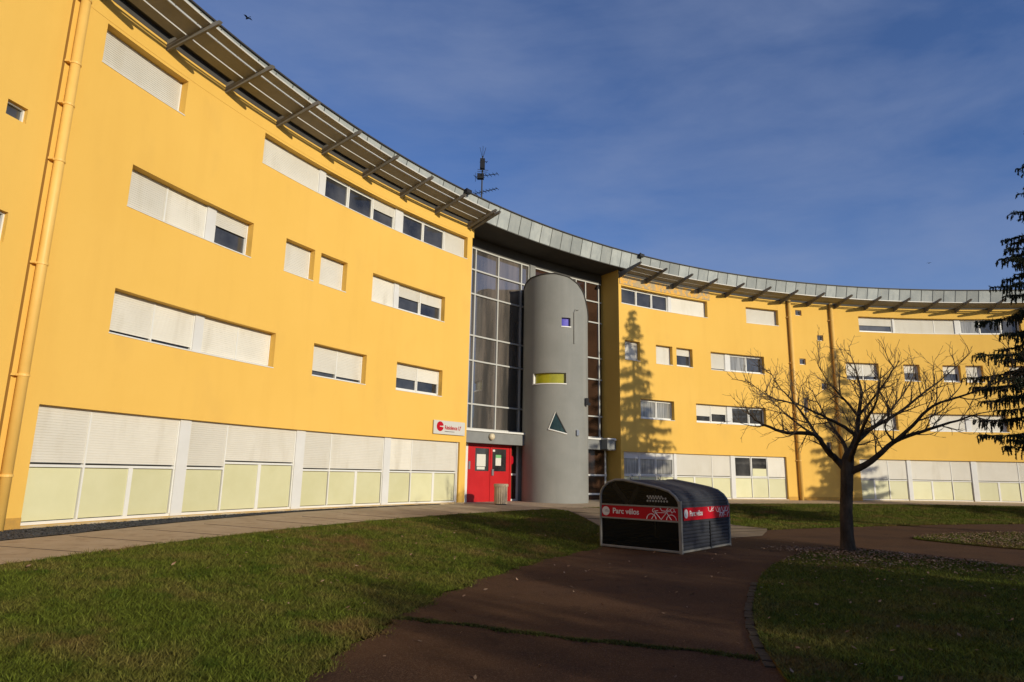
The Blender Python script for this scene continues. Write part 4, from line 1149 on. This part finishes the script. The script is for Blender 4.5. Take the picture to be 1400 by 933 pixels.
# tarmac joint grown over with moss and weeds
n = 9000
f = nrg.random(n); a0 = np.array([-1.16, 7.17]); b0 = np.array([2.1, 5.86]); d0 = b0 - a0; nn = np.array([-d0[1], d0[0]]) / np.hypot(*d0)
thin = (np.sin(f * 21) * .5 + np.sin(f * 57 + 1) * .5) * .5 + .5
okc = nrg.random(n) < (.25 + .75 * thin); f = f[okc]; thin = thin[okc]
off = nrg.normal(size=len(f)) * (.012 + .025 * thin) + .03 * np.sin(f * 9) + .02 * np.sin(f * 31)
xy = a0 + f[:, None] * d0 + off[:, None] * nn
tag(blades('weeds_in_tarmac_joint', xy[:, 0], xy[:, 1], np.full(len(f), -1.489), .008, .028, .004, .009, MOSS, 1.0), kind='stuff')
mb = MB()
cp_ = [(a0 + d0 * k / 40 + nn * (.03 * math.sin(k / 40 * 9) + .02 * math.sin(k / 40 * 31))) for k in range(41)]
for a, b in zip(cp_[:-1], cp_[1:]):
    mb.face([(*(a - nn * .014), -1.484), (*(b - nn * .014), -1.484), (*(b + nn * .014), -1.484), (*(a + nn * .014), -1.484)])
struct(mb.build('tarmac_joint', mat('joint_soil', (0.03, 0.026, 0.014), (.05, .055, .015), scale=20, rough=1)))
# fallen leaves
def leaves(x, y, z, s0, s1, name):
    n = len(x); s = nrg.uniform(s0, s1, n); a = nrg.uniform(0, 2 * np.pi, n)
    d = np.stack([np.cos(a), np.sin(a), nrg.normal(size=n) * .25], 1); e = np.stack([-np.sin(a), np.cos(a), nrg.normal(size=n) * .25], 1)
    c = np.stack([x, y, z], 1)
    V = np.stack([c - d * s[:, None], c - d * (s * .2)[:, None] + e * (s * .55)[:, None] + np.array([0, 0, .006]), c + d * s[:, None] + np.array([0, 0, .008]), c - d * (s * .1)[:, None] - e * (s * .55)[:, None]], 1)
    return tag(tri_soup(name, V, LEAF, k=4), kind='stuff')
X, Y, Z_ = [], [], []
n = 9000; x = nrg.normal(7.8, 1.7, n); y = nrg.normal(13.2, 1.0, n); ok = in_poly(x, y, inner) & (nrg.random(n) < .6); X.append(x[ok]); Y.append(y[ok]); Z_.append(np.full(ok.sum(), -1.425))
n = 2200; x = nrg.uniform(1.5, 13, n); y = nrg.uniform(4, 14.5, n); ok = in_poly(x, y, inner) & (nrg.random(n) < .4); X.append(x[ok]); Y.append(y[ok]); Z_.append(np.full(ok.sum(), -1.42))
n = 26000; x = nrg.uniform(9, 21, n); y = nrg.uniform(12, 21, n); ok = in_poly(x, y, isle); X.append(x[ok]); Y.append(y[ok]); Z_.append(np.full(ok.sum(), -1.43))
t, r, x, y = scatter_ring(700, 140, 178, 21.5, 24.9); ok = (~in_poly(x, y, inner)) & (nrg.random(700) < .22); X.append(x[ok]); Y.append(y[ok]); Z_.append(np.full(ok.sum(), -1.482))
t, r, x, y = scatter_ring(400, 128, 170, 25.3, 29.5); X.append(x); Y.append(y); Z_.append(gzv(r) + .045)
x = nrg.normal(6.2, .4, 500); y = nrg.normal(14.15, .22, 500); X.append(x); Y.append(y); Z_.append(np.full(500, -1.435))
leaves(np.concatenate(X), np.concatenate(Y), np.concatenate(Z_), .012, .034, 'fallen_leaves')
